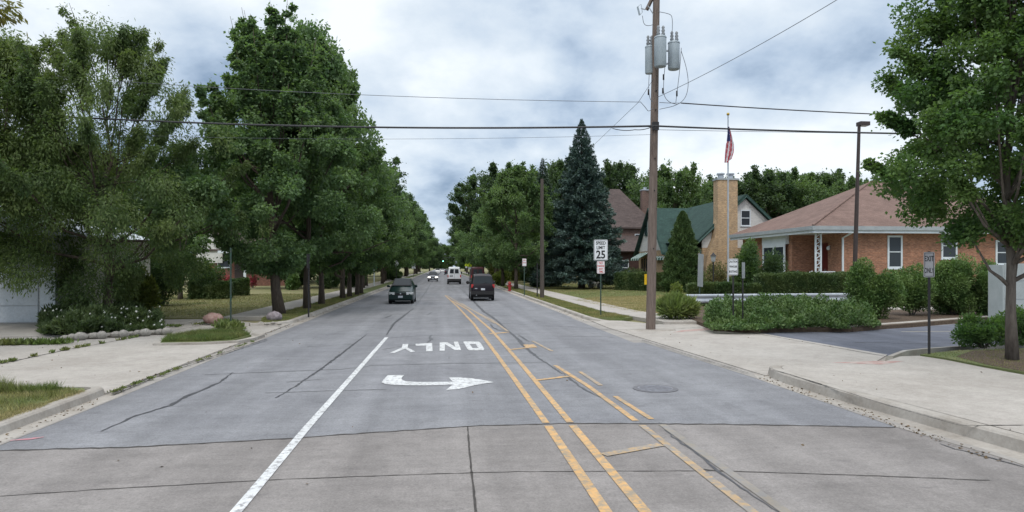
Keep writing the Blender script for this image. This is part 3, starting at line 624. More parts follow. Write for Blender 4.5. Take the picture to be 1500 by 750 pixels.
for x_,y_,s_,lab_ in ((-9,172,1.5,'broad tree closing the left row near the end of the street'),(-8.5,235,1.75,'tall far tree of the left row beside the patch of sky'),(9,205,1.7,'tall far tree of the right row beside the patch of sky')):
    o=copy_tree(protos[1 if x_<0 else 2]); o.location=(x_,y_,.1); o.scale=(s_,s_,s_*(1.12 if y_<200 else 1.05)); o.rotation_euler=(0,0,y_); tag(o,lab_,'tree',GL if x_<0 else GR)
# far closing trees, beyond the traffic light
for i,(x,y) in enumerate([(-11,330),(12,325),(-7,400),(4,430),(14,410),(-3,440),(-26,340),(-14,360),(16,350),(28,330),(-40,330),(42,340),(-60,300),(60,300)]):
    o=copy_tree(bgp[i%2]); o.location=(x,y,0); o.scale=(1.2,1.2,1.0 if y>390 else 1.15); o.rotation_euler=(0,0,i); tag(o,'one of the distant trees closing the end of the street','tree','distant trees at the end of the street')
# small two-stemmed tree on the left lawn
x,y,_=P(264,439,.1)
make_tree('small_tree','small two-stemmed tree on the left lawn beside the clipped hedge','tree',(x,y,.1),7.2,2.6,2.4,prof_round,50,.7,16000,.2,61,lm_C,m_barkg,.17,1.7,.4,.3,limbs=10)
# right edge tree
x,y,_=P(1483,527,.22)
make_tree('pear_tree','upright ornamental tree at the right edge with its slim grey trunk in mulch','tree',(x,y,.2),12.6,2.85,2.85,prof_pear,360,.45,210000,.095,71,lm_R,m_barkg,.125,1.35,.25,.22,limbs=50,flat_=.8,sprays=10,bias=.5,off=(-.05,0),shoots=60,shl=.9,shup=1.0,shz=.1)
# spruces
def spruce(name,label,loc,Ht,Rd,n,seed,lm_,leaf=.3,z0=.9):
    rng=np.random.default_rng(seed); root=thing(name,label,'tree',loc); base=np.array(loc); ps=[];ds=[]
    nb=int(Ht*26)
    for i in range(nb):
        t=(i+rng.uniform())/nb; z=z0+(Ht-z0)*t; L=Rd*((1-t)**.88)*rng.uniform(.62,1.15)+.06; a=i*2.399+rng.normal()*.25
        m=max(12,int(n/nb*(.25+1.75*(1-t)))); s=rng.uniform(.12,1,m)**.65; lat=rng.normal(size=m)*.16*L*(1.1-s)
        dr=-.28*L*s**1.2+.16*L*s**3+.03
        p=np.stack([math.cos(a)*L*s-math.sin(a)*lat,math.sin(a)*L*s+math.cos(a)*lat,z+dr*1.0+rng.normal(size=m)*.09-np.abs(lat)*.3],1)
        d=np.stack([np.full(m,math.cos(a)),np.full(m,math.sin(a)),np.full(m,-.05)],1)+rng.normal(size=(m,3))*.55
        ps.append(p);ds.append(d)
    p=np.concatenate(ps);d=np.concatenate(ds)
    V=leafquads(p,d,leaf*(.45+.55*np.clip((Ht-p[:,2])/(Ht*.3),0,1)),2.6,rng)+base; npobj('crown',V,quads(len(p)),lm_,root)
    b=MB(); b.tube([(loc[0],loc[1],loc[2]-.1),(loc[0],loc[1],loc[2]+Ht*.5),(loc[0],loc[1],loc[2]+Ht*.98)],[Rd*.075,Rd*.05,.02],9)
    for i in range(0,nb,5):
        t=i/nb; z=z0+(Ht-z0)*t; L=Rd*((1-t)**.85)*.8; a=i*2.399
        b.tube([(loc[0],loc[1],loc[2]+z),(loc[0]+math.cos(a)*L,loc[1]+math.sin(a)*L,loc[2]+z-.2*L)],[.05*(1-t)+.012,.01],5)
    b.build('trunk',m_bark,root,True); return root
x,y,_=P(852,423,.1)
spruce('blue_spruce','tall blue spruce on the right lawn between the utility pole and brown house',(x,y,.1),Zb(176,depth(x,y))-.1,5.5,130000,5,lm_Sp,.28,1.4)
x,y,_=W(795,105)
spruce('spruce_tree','dark narrow spruce whose tip shows above the dark wooden pole',(x,y,.1),Zb(233,105)-.1,3.9,30000,6,leafmat('dark_needles',(0.043,0.080,0.057),(0.072,0.109,0.081),.1),.4,2)
x,y,_=W(800,82)
spruce('young_spruce','low bushy young spruce beneath the left side of the blue spruce',(x,y,.1),5.0,2.4,12000,8,leafmat('dark_needles_near',(0.043,0.080,0.065),(0.072,0.109,0.089),.1),.3,.3)
# generic shrubs and hedges
def shrub(name,label,cat,loc,rx,ry,h,n,leaf,seed,lm_,aspect=1.8,up=.4,clumps=14,group=None,stems=True,bottom=.0):
    rng=np.random.default_rng(seed); root=thing(name,label,cat,loc,group); base=np.array(loc)
    k=clumps; cu=sph(rng,k)*(rng.uniform(0,1,k)**.4)[:,None]; cc=cu*np.array([rx*.72,ry*.72,h*.34])+np.array([0,0,bottom+h*.5]); cr_=rng.uniform(.25,.5,k)
    idx=rng.integers(0,k,n); u=sph(rng,n)*(rng.uniform(0,1,n)**.4)[:,None]
    p=cc[idx]+u*(cr_[idx][:,None])*np.array([rx,ry,h*.75]); p[:,2]=np.clip(p[:,2],.03,None)
    d=u+sph(rng,n)*.8; d[:,2]+=up
    V=leafquads(p,d,leaf,aspect,rng)+base; npobj('foliage',V,quads(n),lm_,root)
    b=MB()
    for i in range(7):
        a=i*.9; b.tube([(loc[0]+.06*math.cos(a),loc[1]+.06*math.sin(a),loc[2]-.03),(loc[0]+rx*.5*math.cos(a),loc[1]+ry*.5*math.sin(a),loc[2]+h*.6)],[.022,.008],5)
    b.build('stems',m_barkg,root); return root
def hedge(name,label,x0y0,x1y1,wd,h,n,leaf,seed,lm_,z=.12,group=None,rnd_=.25):
    rng=np.random.default_rng(seed); a=np.array(x0y0);c=np.array(x1y1); L=np.linalg.norm(c-a); dx=(c-a)/L; nx=np.array([-dx[1],dx[0]])
    root=thing(name,label,'hedge',((a[0]+c[0])/2,(a[1]+c[1])/2,z),group)
    u=rng.uniform(-1,1,(n,3)); 
    ax=rng.integers(0,6,n)
    pr=np.array([L*h,L*h,wd*h*2,wd*h*2,L*wd*1.4,L*wd*.0+1e-6]); pr/=pr.sum(); ax=rng.choice(6,n,p=pr)
    u[ax==0,1]=1;u[ax==1,1]=-1;u[ax==2,0]=1;u[ax==3,0]=-1;u[ax==4,2]=1;u[ax==5,2]=-1
    u*= (1-rng.uniform(0,.14,n)**1.0)[:,None]
    # round the corners in section
    r=np.sqrt(u[:,1]**2+np.clip(u[:,2],0,1)**2); k=np.where((r>1)&(u[:,2]>0),1-(r-1)*rnd_*1.6,1); u[:,1]*=k; u[:,2]=np.where(u[:,2]>0,u[:,2]*k,u[:,2])
    s=u[:,0]*L/2; wv=1+.06*np.sin(s*1.7+seed)+.04*np.sin(s*3.9)
    pt=np.stack([(a[0]+c[0])/2+dx[0]*s+nx[0]*u[:,1]*wd/2*wv,(a[1]+c[1])/2+dx[1]*s+nx[1]*u[:,1]*wd/2*wv,z+h*.5+u[:,2]*h*.5*wv],1)
    pt+=rng.normal(size=pt.shape)*.035; pt[:,2]=np.clip(pt[:,2],z+.02,None)
    nr=np.stack([dx[0]*u[:,0]*.3+nx[0]*u[:,1],dx[1]*u[:,0]*.3+nx[1]*u[:,1],u[:,2]+.3],1)
    V=leafquads(pt,nr+sph(rng,n)*.9,leaf,1.7,rng); npobj('foliage',V,quads(n),lm_,root)
    b=MB(); ii=.84; q=[(a+nx*wd/2*ii+dx*.12),(c+nx*wd/2*ii-dx*.12),(c-nx*wd/2*ii-dx*.12),(a-nx*wd/2*ii+dx*.12)]
    vs=[(p_[0],p_[1],z) for p_ in q]+[(p_[0],p_[1],z+h*.72) for p_ in q]+[((a+c)[0]/2+(p_[0]-(a+c)[0]/2)*.96+ (0),(a+c)[1]/2+(p_[1]-(a+c)[1]/2)*.93,z+h*.9) for p_ in q]
    b.add(vs,[(0,1,5,4),(1,2,6,5),(2,3,7,6),(3,0,4,7),(4,5,9,8),(5,6,10,9),(6,7,11,10),(7,4,8,11),(8,9,10,11)])
    b.build('inner_growth',lm_,root); return root
# ---- vegetation placed
def at(px,py,z=.12):
    x,y,_=P(px,py,z); return (x,y,z)
x,y,_=W(1000,64)
spruce_loc=(x,y,.12)
def cone_tree(name,label,loc,Ht,Rd,n,leaf,seed,lm_):
    rng=np.random.default_rng(seed); root=thing(name,label,'tree',loc); t=rng.uniform(0,1,n)**1.25
    a=rng.uniform(0,2*PI,n); pr=np.minimum(1,(t+.05)/.15)**.4*(1-t)**.62; lob=1+.13*np.sin(5*a+t*17)+.10*np.sin(9*a-t*41)+.07*np.sin(3*a+t*67)
    r=Rd*pr*lob*rng.uniform(.72,1.03,n); p=np.stack([r*np.cos(a),r*np.sin(a),.05+t*Ht],1)
    d=np.stack([np.cos(a)*.5,np.sin(a)*.5,np.full(n,.9)],1)+rng.normal(size=(n,3))*.35
    npobj('crown',leafquads(p,d,leaf,2.2,rng)+np.array(loc),quads(n),lm_,root)
    b=MB(); b.tube([(loc[0],loc[1],loc[2]-.05),(loc[0],loc[1],loc[2]+Ht*.85)],[Rd*.12,.03],8); b.build('trunk',m_bark,root); return root
cone_tree('arborvitae','tall conical arborvitae in front of the green-roofed house',spruce_loc,Zb(312,64)-.1,1.9,60000,.17,3,leafmat('arborvitae_leaves',(0.051,0.094,0.036),(0.080,0.131,0.049),.1,1.2))
def W2(px,b): return W(px,b)[:2]
hedge('clipped_hedge','dark clipped hedge in front of the awning window, behind the utility pole',W2(908,71),W2(985,66.5),2.0,1.75,26000,.13,1,lm_H)
hedge('clipped_hedge','low clipped hedge behind the left end of the guardrail',W2(1008,42),W2(1112,41.5),1.3,1.30,26000,.11,2,lm_H,.15)
hedge('clipped_hedge','taller clipped hedge below the porch column, right of the low hedge',W2(1112,42.8),W2(1262,43.5),1.7,1.92,42000,.11,3,lm_H,.15)
hedge('clipped_hedge','small clipped hedge behind the yard lamp post',W2(1068,55),W2(1108,55),1.2,1.4,8000,.14,4,lm_H,.15)
def bush(label,px,b,top,wpx,n,leaf,seed,lm_,z=.15,name='shrub',ryf=.9,up=.4,clumps=16,asp=1.8):
    x,y,_=W(px,b,z); r=wpx/2/F*b
    return shrub(name,label,'shrub',(x,y,z),r,r*ryf,Zb(top,b)-z,n,leaf,seed,lm_,asp,up,clumps)
bush('rounded dark shrub behind the clipped hedge by the awning window',930,75,393,44,9000,.16,1,lm_H)
bush('loose pale yellow-green shrub at the left end of the guardrail',991,39.5,417,26,3000,.12,2,lm_Y)
bush('grassy clump of arching leaves beside the base of the transformer pole',992,31,437,56,9000,.36,3,leafmat('arching_leaves',(0.145,0.203,0.073),(0.203,0.246,0.097),.25,1),asp=7,up=1.0)
bush('brownish open bush around the yard lamp post',1047,60,386,44,4500,.15,4,leafmat('bronze_leaves',(0.145,0.131,0.065),(0.102,0.131,0.049),.2,1))
bush('tall feathery shrub at the left corner of the brick building',1100,48,350,52,16000,.17,5,lm_C,clumps=22)
bush('dark evergreen shrub under the white corner window',1133,47.5,371,42,9000,.14,6,lm_D)
bush('tallest rounded shrub, right of the lot lamp pole',1284,31,380,86,40000,.10,7,lm_S,clumps=22)
bush('rounded shrub between the tallest shrub and the exit sign',1336,33,394,80,34000,.10,8,lm_S)
bush('wide rounded shrub right behind the exit sign',1396,33.5,383,96,44000,.10,9,lm_S,clumps=22)
bush('rounded shrub left of the grey cabinet',1450,33,384,80,34000,.10,10,lm_S,clumps=20)
bush('low open bush in the mulch beside the slim grey trunk',1440,19.6,462,86,9000,.085,12,lm_R,.2,clumps=18)
bush('low dark bush at the right edge behind the slim grey trunk',1500,20.5,452,70,8000,.085,13,lm_R,.2)
# mass of low plants in the kerbed bed
def mass(name,label,poly_px,h0,h1,n,leaf,seed,lm_,z,asp=2,cat='plants',zp=None):
    rng=np.random.default_rng(seed); pl=[P(a,b,z)[:2] for a,b in poly_px]; k=len(pl)
    xs=[q[0] for q in pl]; ys=[q[1] for q in pl]; pts=rng.uniform(size=(n*5,2))*np.array([max(xs)-min(xs),max(ys)-min(ys)])+np.array([min(xs),min(ys)])
    ins=np.zeros(len(pts),bool)
    for i in range(k):
        x0,y0=pl[i];x1,y1=pl[(i+1)%k]; c=((y0>pts[:,1])!=(y1>pts[:,1]))&(pts[:,0]<(x1-x0)*(pts[:,1]-y0)/(y1-y0+1e-12)+x0); ins^=c
    pts=pts[ins][:n]; m=len(pts)
    hh=h0+(h1-h0)*np.clip(.52+.2*np.sin(pts[:,0]*2.1+seed)+.2*np.sin(pts[:,1]*2.7+pts[:,0]*1.3)+.16*np.sin(pts[:,0]*6.3+pts[:,1]*4.1)+.12*np.sin(pts[:,0]*13.7-pts[:,1]*11),0,1.2)+rng.normal(size=m)*.05*h1
    K=int(len(pts)**.5*.35); cs=pts[rng.integers(0,m,K)]; ch_=rng.uniform(h0*1.3,h1*1.15,K); cr2=rng.uniform(.35,.85,K)
    hh2=np.full(m,h0*.6)
    for kk in range(K):
        dd=((pts-cs[kk])**2).sum(1)/cr2[kk]**2; hh2=np.maximum(hh2,ch_[kk]*(1-dd))
    hh=hh2+rng.normal(size=m)*.05*h1
    zt=z+np.clip(hh,.05,None)*rng.uniform(0,1,m)**.4
    p=np.stack([pts[:,0],pts[:,1],zt],1); d=sph(rng,m)*.8; d[:,2]+=.7
    o=npobj(name,leafquads(p,d,leaf,asp,rng),quads(m),lm_); tag(o,label,cat,None,'stuff'); return o
mass('low_plants','mass of low leafy plants in the kerbed bed before the guardrail',((1030,479),(1045,485),(1090,485.5),(1150,484),(1255,483),(1290,479),(1270,462),(1180,452),(1075,455),(1040,468)),.2,.92,80000,.12,1,leafmat('low_plant_leaves',(0.064,0.124,0.043),(0.110,0.171,0.064),.2,1.4),.15)
# blades of grass
def blades(name,label,poly,n,h,seed,m_,z,wd=.012,lean=.5):
    rng=np.random.default_rng(seed); pl=poly; k=len(pl); xs=[q[0] for q in pl]; ys=[q[1] for q in pl]
    pts=rng.uniform(size=(int(n*3),2))*np.array([max(xs)-min(xs),max(ys)-min(ys)])+np.array([min(xs),min(ys)]); ins=np.zeros(len(pts),bool)
    for i in range(k):
        x0,y0=pl[i];x1,y1=pl[(i+1)%k]; c=((y0>pts[:,1])!=(y1>pts[:,1]))&(pts[:,0]<(x1-x0)*(pts[:,1]-y0)/(y1-y0+1e-12)+x0); ins^=c
    pts=pts[ins][:n]; m=len(pts); hh=h*rng.uniform(.35,1.2,m)*(1+.45*np.sin(pts[:,0]*3+pts[:,1]*2)*np.sin(pts[:,1]*5+1))
    a=rng.uniform(0,2*PI,m); V=np.empty((m,3,3)); wv=np.stack([np.cos(a),np.sin(a),np.zeros(m)],1)*wd*.5
    b0=np.stack([pts[:,0],pts[:,1],np.full(m,z)],1); V[:,0]=b0-wv; V[:,1]=b0+wv
    ln=rng.normal(size=(m,2))*lean; V[:,2]=b0+np.stack([ln[:,0]*hh,ln[:,1]*hh,hh],1)
    o=npobj(name,V.reshape(-1,3),np.arange(m*3).reshape(-1,3),m_); tag(o,label,'grass',None,'stuff'); return o
gm=leafmat('grass_blades',(.13,.16,.055),(.24,.215,.11),.2,.8,.6,.45); gmg=leafmat('green_grass_blades',(.10,.15,.045),(.16,.175,.07),.2,.8,.6,.4)
gdry=leafmat('dry_grass_blades',(.36,.30,.19),(.26,.24,.13),.2,.5,.6,.3)
blades('grass','grass on the near left corner verge',[(-6.72,9),(-6.72,13.6),(-7.2,14.1),(-7.9,14.3),(-10.5,13.8),(-14,13.6),(-14,9)],62000,.085,1,gm,.12,.012)
blades('grass','dry edge grass on the near left corner verge',[(-6.66,9),(-6.66,13.6),(-6.85,13.8),(-7.0,9)],6000,.05,2,gdry,.13,.012)
tf=P(38,573,.12); blades('grass','tall tuft at the back of the corner verge',[(tf[0]-.9,tf[1]-.3),(tf[0]+.6,tf[1]-.3),(tf[0]+.6,tf[1]+.1),(tf[0]-.9,tf[1]+.1)],2600,.26,3,gmg,.12,.012,.35)
blades('grass','grass on the driveway island',[(-8.9,22.85),(-7.6,22.95),(-6.9,23.4),(-6.74,24.9),(-7.4,26.2),(-8.9,26.3),(-9.2,24)],24000,.16,4,gmg,.09,.014)
blades('grass','grass of the left parkway strip',[(-6.72,31),(-6.72,62),(-8.15,62),(-8.3,33),(-7.7,30.1)],60000,.09,5,gm,.12,.016)
blades('grass','grass of the right parkway strip',[(7.05,31.4),(7.0,80),(8.4,80),(8.4,36),(8.9,31.7),(8.3,30.8)],80000,.09,6,gm,.12,.018)
blades('grass','shaggy grass on the right corner verge',[q for q in tg[:5]]+tg[5:],9000,.05,7,gm,.215,.01)
blades('grass','lawn grass in front of the red brick house',[(-10.35,33.8),(-10.1,62),(-30,62),(-26,33.6),(-15,33.6)],90000,.075,8,gm,.11,.022)
blades('grass','lawn grass beside the right sidewalk',[(10.5,52),(10.5,37),(11.4,31.8),(12.3,29.5),(17,31.5),(19,38),(22,60),(26,95),(10.5,95)],100000,.07,9,gm,.11,.024)
dpx=[P(a,b,ZV)[:2] for a,b in ((838,439),(880,434),(940,433),(1000,432),(1025,436),(1008,460),(930,457),(880,448))]
blades('grass','dry straw-coloured lawn patch behind the transformer pole',dpx,60000,.06,10,gdry,.12,.022)
# weeds growing in joints and along the driveway
def weedline(label,pix,n,h,seed,z,sp=.06,m_=gmg):
    rng=np.random.default_rng(seed); q=[np.array(P(a,b,z)[:2]) for a,b in pix]; pts=[]
    for i in range(len(q)-1):
        k=int(n/(len(q)-1)); cl=rng.uniform(0,1,max(2,k//40)); t=np.clip(cl[rng.integers(0,len(cl),k)]+rng.normal(size=k)*.025,0,1)
        pts.append(q[i]+(q[i+1]-q[i])*t[:,None]+rng.normal(size=(k,2))*sp)
    pts=np.concatenate(pts); m=len(pts); p=np.concatenate([pts,np.full((m,1),z)],1); d=rng.normal(size=(m,3))*.5; d[:,2]+=.7
    o=npobj('weeds',leafquads(p,d,h,3,rng),quads(m),m_); tag(o,label,'weeds',None,'stuff')
weedline('weeds along the joint between driveway and gutter',((160,577),(200,562),(240,548),(300,525),(375,499)),900,.06,1,.04,.025)
weedline('weeds in the joint across the driveway slab',((0,533),(60,520),(100,512),(150,503),(225,489)),700,.10,2,.05,.03)
weedline('weeds at the back of the garage forecourt',((0,505),(50,504),(100,503)),1100,.18,3,.05,.13)
weedline('weeds in the crack beside the pavement',((200,476),(260,478),(330,471)),800,.1,4,.08,.05)
weedline('weeds around the foot of the bare green post',((325,478),(345,482)),700,.3,5,.1,.16)
# weed bed with white flowers
lw=leafmat('weed_leaves',(.045,.075,.030),(.080,.115,.045),.2,1.2)
mass('tall_weeds','tall weeds below the feathery tree beside the garage forecourt',((62,492),(110,495),(180,491),(236,487),(236,474),(200,468),(60,473)),.2,.8,40000,.22,5,lw,.08,4)
fl=mat('white_petals',(.75,.76,.72),None,5,.7); rng=np.random.default_rng(9); b=MB()
for i in range(95):
    px=rng.uniform(65,238); x,y,_=P(px,rng.uniform(478,493),.08); z=rng.uniform(.25,.95)
    for k in range(5):
        a=k*1.257; b.add([(x,y,z),(x+.034*math.cos(a),y+.02,z+.034*math.sin(a)),(x+.034*math.cos(a+.9),y-.02,z+.034*math.sin(a+.9))],[(0,1,2)])
o=b.build('white_flowers',fl); tag(o,'white flower heads scattered over the tall weeds','flowers',None,'stuff')
# left shrubs and hedges
hedge('clipped_hedge','low rounded clipped hedge on the left lawn, nearer of the two',W2(281,51),W2(336,51.5),2.2,1.22,15000,.13,11,lm_H,.12,rnd_=.4)
hedge('clipped_hedge','low clipped hedge on the left lawn, behind the bare green post',W2(338,57),W2(364,57.5),1.8,1.35,9000,.13,12,lm_H,.12,rnd_=.4)
bush('spreading dark juniper behind the low hedges on the left lawn',302,58,388,54,11000,.17,21,lm_D,.12)
bush('tall dark bush left of the small two-stemmed tree',235,42,368,74,32000,.15,22,lm_D,.12,clumps=24)
bush('yellow-green bush at the right end of the tall weeds',205,33,395,52,11000,.16,23,lm_Y,.1,clumps=20)
bush('dark bush behind the feathery tree trunk',165,36,372,110,36000,.18,24,lm_D,.1,clumps=26)
bush('dark bush beside the right corner of the red brick house',432,78,400,34,5000,.2,25,lm_D,.12)
bush('pale bush between the maple trunk and the next trunk',428,70,402,22,3500,.2,26,lm_S,.12)
pk=leafmat('pink_blossom',(.45,.06,.12),(.30,.10,.10),.1,2)
for px,lb_ in ((331,'pink-flowering bush under the white-framed house window'),(370,'pink-flowering bush right of the white porch post')): bush(lb_,px,78,401,15,1600,.14,px,pk,.12)
bush('low pale yellow-green bush in front of the spruce lawn stones',735,88,397,30,3500,.3,31,lm_Y,.12)
hedge('clipped_hedge','distant yellow-green hedge behind the right parkway trees',W2(722,125),W2(762,118),2.0,3.2,9000,.3,13,leafmat('golden_hedge_leaves',(.16,.17,.04),(.12,.14,.04),.1,1),.12)
# bushes filling gaps beneath trees, one by one
for px,b_,top,wp,lab in ((520,80,398,40,'dark bush on the lawn left of the street name sign'),(482,75,398,34,'dark bush behind the slender street trunks'),(812,95,400,50,'dark bush left of the blue spruce trunk'),(886,90,405,40,'low dark bush between the spruce and the speed limit sign'),
    (575,120,396,36,'distant bush behind the paired white signs'),(778,105,398,36,'distant bush behind the small white parking sign'),(396,92,392,60,'bush behind the maple trunk against the brick house')):
    bush(lab,px,b_,top,wp,5000,.24,int(px),lm_D,.12)
# rocks
def rock(label,px,py,wd,h,m_,seed,name='boulder',cat='rock',z=.12,group=None):
    x,y,_=P(px,py,z); rnd=random.Random(seed); b=MB(); b.ball((0,0,h*.42),(wd/2,wd*.42,h*.58),14,10)
    b.v=[(vx*(1+.14*math.sin(5*vy/wd+seed)+rnd.uniform(-.07,.07)),vy*(1+rnd.uniform(-.1,.1)),max(-.03,vz*(1+rnd.uniform(-.08,.08)))) for vx,vy,vz in b.v]
    o=b.build(name,m_,None,True,40); o.location=(x,y,z); tag(o,label,cat,group); return o
rock('reddish boulder on the lawn edge by the driveway',312,473,.75,.42,mat('red_granite',(.26,.15,.13),(.38,.27,.24),6,.9,bump=(9,.6)),1)
rock('rounded grey boulder at the foot of the maple trunk',402,470,.62,.42,mat('grey_granite',(.30,.27,.29),(.16,.14,.15),7,.9,bump=(9,.6)),2)
mr=mat('rubble_stone',(.36,.34,.31),(.22,.21,.19),6,.9,bump=(12,.6))
for i in range(15):
    px=96+i*10.6; rock('pale rubble stone edging the tall weeds',px,497.5-i*.65+(i%3)*.8,.34+.12*(i*7%5)/4,.15+.05*(i%3),mr,10+i,'edging_stone','stone',.05,'rubble stones edging the weed bed')
for i in range(4): rock('small pale stone at the left tip of the parkway strip',382+i*9,474.5+(i%2)*1.5,.24,.1,mr,40+i,'edging_stone','stone',.1,'pale stones at the parkway tip')
ms=mat('pale_stone',(.55,.55,.58),(.4,.4,.42),6,.8)
for i,(px,py,w_,h_,lb_) in enumerate(((866,412.5,.75,.75,'lower pale garden stone beneath the blue spruce'),(873,411,.85,1.1,'upright pale garden stone beneath the blue spruce'),(879,413,.6,.6,'small pale garden stone right of the upright one'))): rock(lb_,px,py+9,w_,h_,ms,50+i,'garden_stone','stone')
# dry leaves and grit caught along the kerbs
rng=np.random.default_rng(77); ps=[]
for n_,(x0_,x1_,y0_,y1_,z_) in ((150,(-6.5,-6.2,8,13.5,.012)),(260,(-6.52,-6.2,14,30,.045)),(200,(-6.5,-6.25,31,60,.012)),(220,(7.05,7.32,8,15,.012)),(120,(6.5,6.75,31,55,.012)),(40,(-5,6,7.5,30,.008)),(25,(8,13,6,15,.205)),(45,(-14,-7,14.5,24,.05)),(25,(7.6,12,17,27,.04))):
    q=rng.uniform(size=(n_,3)); ps.append(np.stack([x0_+(x1_-x0_)*q[:,0]**1.5,y0_+(y1_-y0_)*q[:,1],np.full(n_,z_)],1))
ps=np.concatenate(ps); dd=rng.normal(size=ps.shape); dd[:,2]=np.abs(dd[:,2])*.12
tag(npobj('leaf_litter',leafquads(ps,dd,.045,1.6,rng),quads(len(ps)),mat('dry_litter',(.17,.12,.07),(.09,.075,.05),9,.9)),'dry leaves and grit scattered along the kerbs and pavement','leaf litter',None,'stuff')
# ================================================================ BUILDINGS
def window(parent,face,u,pl,z0,z1,wd,mf=None,sash=True,name='window',fr=.09,mull=0):
    mf=mf or m_trim; b=MB(); g=MB()
    def bx(B,a0,a1,d0,d1,za,zb_):
        if face=='S': B.box(a0,a1,pl-d1,pl-d0,za,zb_)
        else: B.box(pl-d1,pl-d0,a0,a1,za,zb_)
    u0,u1=u-wd/2,u+wd/2
    bx(b,u0,u0+fr,.0,.07,z0,z1); bx(b,u1-fr,u1,.0,.07,z0,z1); bx(b,u0+fr,u1-fr,0,.07,z1-fr,z1); bx(b,u0-.04,u1+.04,0,.11,z0-fr*.6,z0); bx(b,u0+fr,u1-fr,0,.07,z0,z0+fr)
    if sash: bx(b,u0+fr,u1-fr,.0,.06,(z0+z1)/2-.035,(z0+z1)/2+.035)
    for k in range(mull): mx_=u0+(u1-u0)*(k+1)/(mull+1); bx(b,mx_-.06,mx_+.06,0,.068,z0+fr,z1-fr)
    o=b.build(name,mf,parent)
    bx(g,u0+fr*.5,u1-fr*.5,.005,.03,z0+fr*.5,z1-fr*.5); g.build('pane',m_glass,o)
    return o
def roofslab(B,pts,t=.12): return B.slab(pts,t)
m_bankb=brickmat('orange_brick',(.37,.175,.105),(.26,.115,.07),(.30,.22,.17))
m_tanb=brickmat('tan_brick',(.43,.29,.16),(.38,.27,.16),(.42,.35,.27))
m_redb=brickmat('red_brick',(.20,.075,.05),(.15,.055,.04),(.22,.17,.14))
m_brb=brickmat('brown_brick',(.17,.10,.085),(.12,.075,.065),(.19,.15,.13))
m_pink=shingle('pink_brown_shingles',(.215,.148,.128),(.172,.118,.102),(.13,.09,.08))
m_grn=shingle('green_shingles',(.045,.085,.075),(.035,.065,.06),(.03,.05,.045))
m_brn=shingle('brown_shingles',(.115,.09,.085),(.085,.068,.065),(.06,.05,.05))
m_side=bandmat('white_siding',(.66,.66,.64),(.58,.58,.57),.15,.62,.14)
m_fasc=mat('grey_gutter',(.36,.40,.42),(.30,.33,.35),2,.5)
m_gtrim=mat('green_trim',(.03,.075,.065),None,3,.5)
# ---- orange brick building with the pink-brown roof
gx,gy=26.3,46.1
B_=thing('brick_building','long orange brick building with pinkish-brown hip roof and corner porch','building',(28,47,.12))
YW=46.9; XW=27.1; YN=50.6; XN=28.9; XE=47; YF=59.3; zt=5.0
b=MB(); b.prism([(XN,YW),(XE,YW),(XE,YF),(XW,YF),(XW,YN),(XN,YN)],0,zt); b.build('wall',m_bankb,B_)
b=MB(); b.prism([(26.9,46.7),(XN-.004,46.7),(XN-.004,YN-.004),(26.9,YN-.004)],0,1.25); b.box(25.9,26.9,47.2,49.4,0,.8); b.box(25.3,25.9,47.2,49.4,0,.4); b.build('porch_floor',m_walk,B_)
b=MB(); b.prism([(gx+.05,gy+.05),(XE+.8,gy+.05),(XE+.8,YF+.8),(gx+.05,YF+.8)],4.98,5.06); b.build('soffit',m_trim,B_)
# fascia and gutter
b=MB(); z0,z1=5.06,5.27
for a in ((gx,XE+.85,gy-.02,gy+.05),(gx-.02,gx+.05,gy+.05,YF+.85)): b.box(a[0],a[1],a[2],a[3],4.93,5.2)
b.build('fascia',m_trim,B_)
b=MB(); b.box(gx-.14,XE+.9,gy-.14,gy-.02,5.14,5.42); b.box(gx-.14,gx-.02,gy-.02,YF+.9,5.14,5.42); b.build('gutter',m_fasc,B_)
A1=(36.3,54.6,9.75); A2=(41.5,54.6,9.75); E0=(gx-.1,gy-.1,5.40); E1=(XE+.9,gy-.1,5.40); E2=(XE+.9,YF+.9,5.40); E3=(gx-.1,YF+.9,5.40)
b=MB(); b.add([E0,E1,E2,E3,A1,A2],[(0,1,5,4),(1,2,5),(2,3,4,5),(3,0,4),(3,2,1,0)]); b.build('roof',m_pink,B_)
b=MB(); b.tube([E0[:2]+(5.46,),(A1[0],A1[1],A1[2]+.03)],.07,6); b.tube([A1[:2]+(9.78,),A2[:2]+(9.78,)],.07,6); b.build('ridge_cap',m_pink,B_)
for px,y0,y1,wpx in ((1310.5,345,393,25),(1390,341,379,27),(1469,352,388,26)):
    X=XatY(px,YW); d=depth(X,YW); window(B_,'S',X,YW,Zb(y1,d),Zb(y0,d),wpx/F*d*.93,fr=.13)
yc=(YatX(1122,XW)+YatX(1155,XW))/2; wd_=abs(YatX(1122,XW)-YatX(1155,XW)); d=depth(XW,yc)
window(B_,'W',yc,XW-.25,1.6,4.3,wd_,None,False,'bay_window',.22,1)
b=MB(); b.box(XW-.3,XW-.002,yc-wd_/2-.1,yc+wd_/2+.1,4.3,4.97); b.build('bay_panel',m_trim,B_); b=MB(); b.box(XW-.25,XW-.002,yc-wd_/2,yc+wd_/2,1.2,1.6); b.build('bay_apron',m_trim,B_)
y0=YatX(1212.5,XN); y1=YatX(1202.5,XN); b=MB(); b.box(XN-.07,XN-.003,y0,y1,1.25,4.3); dr=b.build('door',mat('dark_red_door',(.12,.02,.018),None,3,.4),B_)
b=MB(); b.box(XN-.10,XN-.07,y0+.12,y0+.3,2.2,2.35); b.build('handle',m_chrome,dr)
b=MB(); b.ball((XN-.14,YatX(1216,XN),3.9),(.13,.13,.16),10,7); b.tube([(XN-.14,YatX(1216,XN),4.0),(XN-.01,YatX(1216,XN),4.1)],.03,6); b.build('porch_light',m_trim,B_)
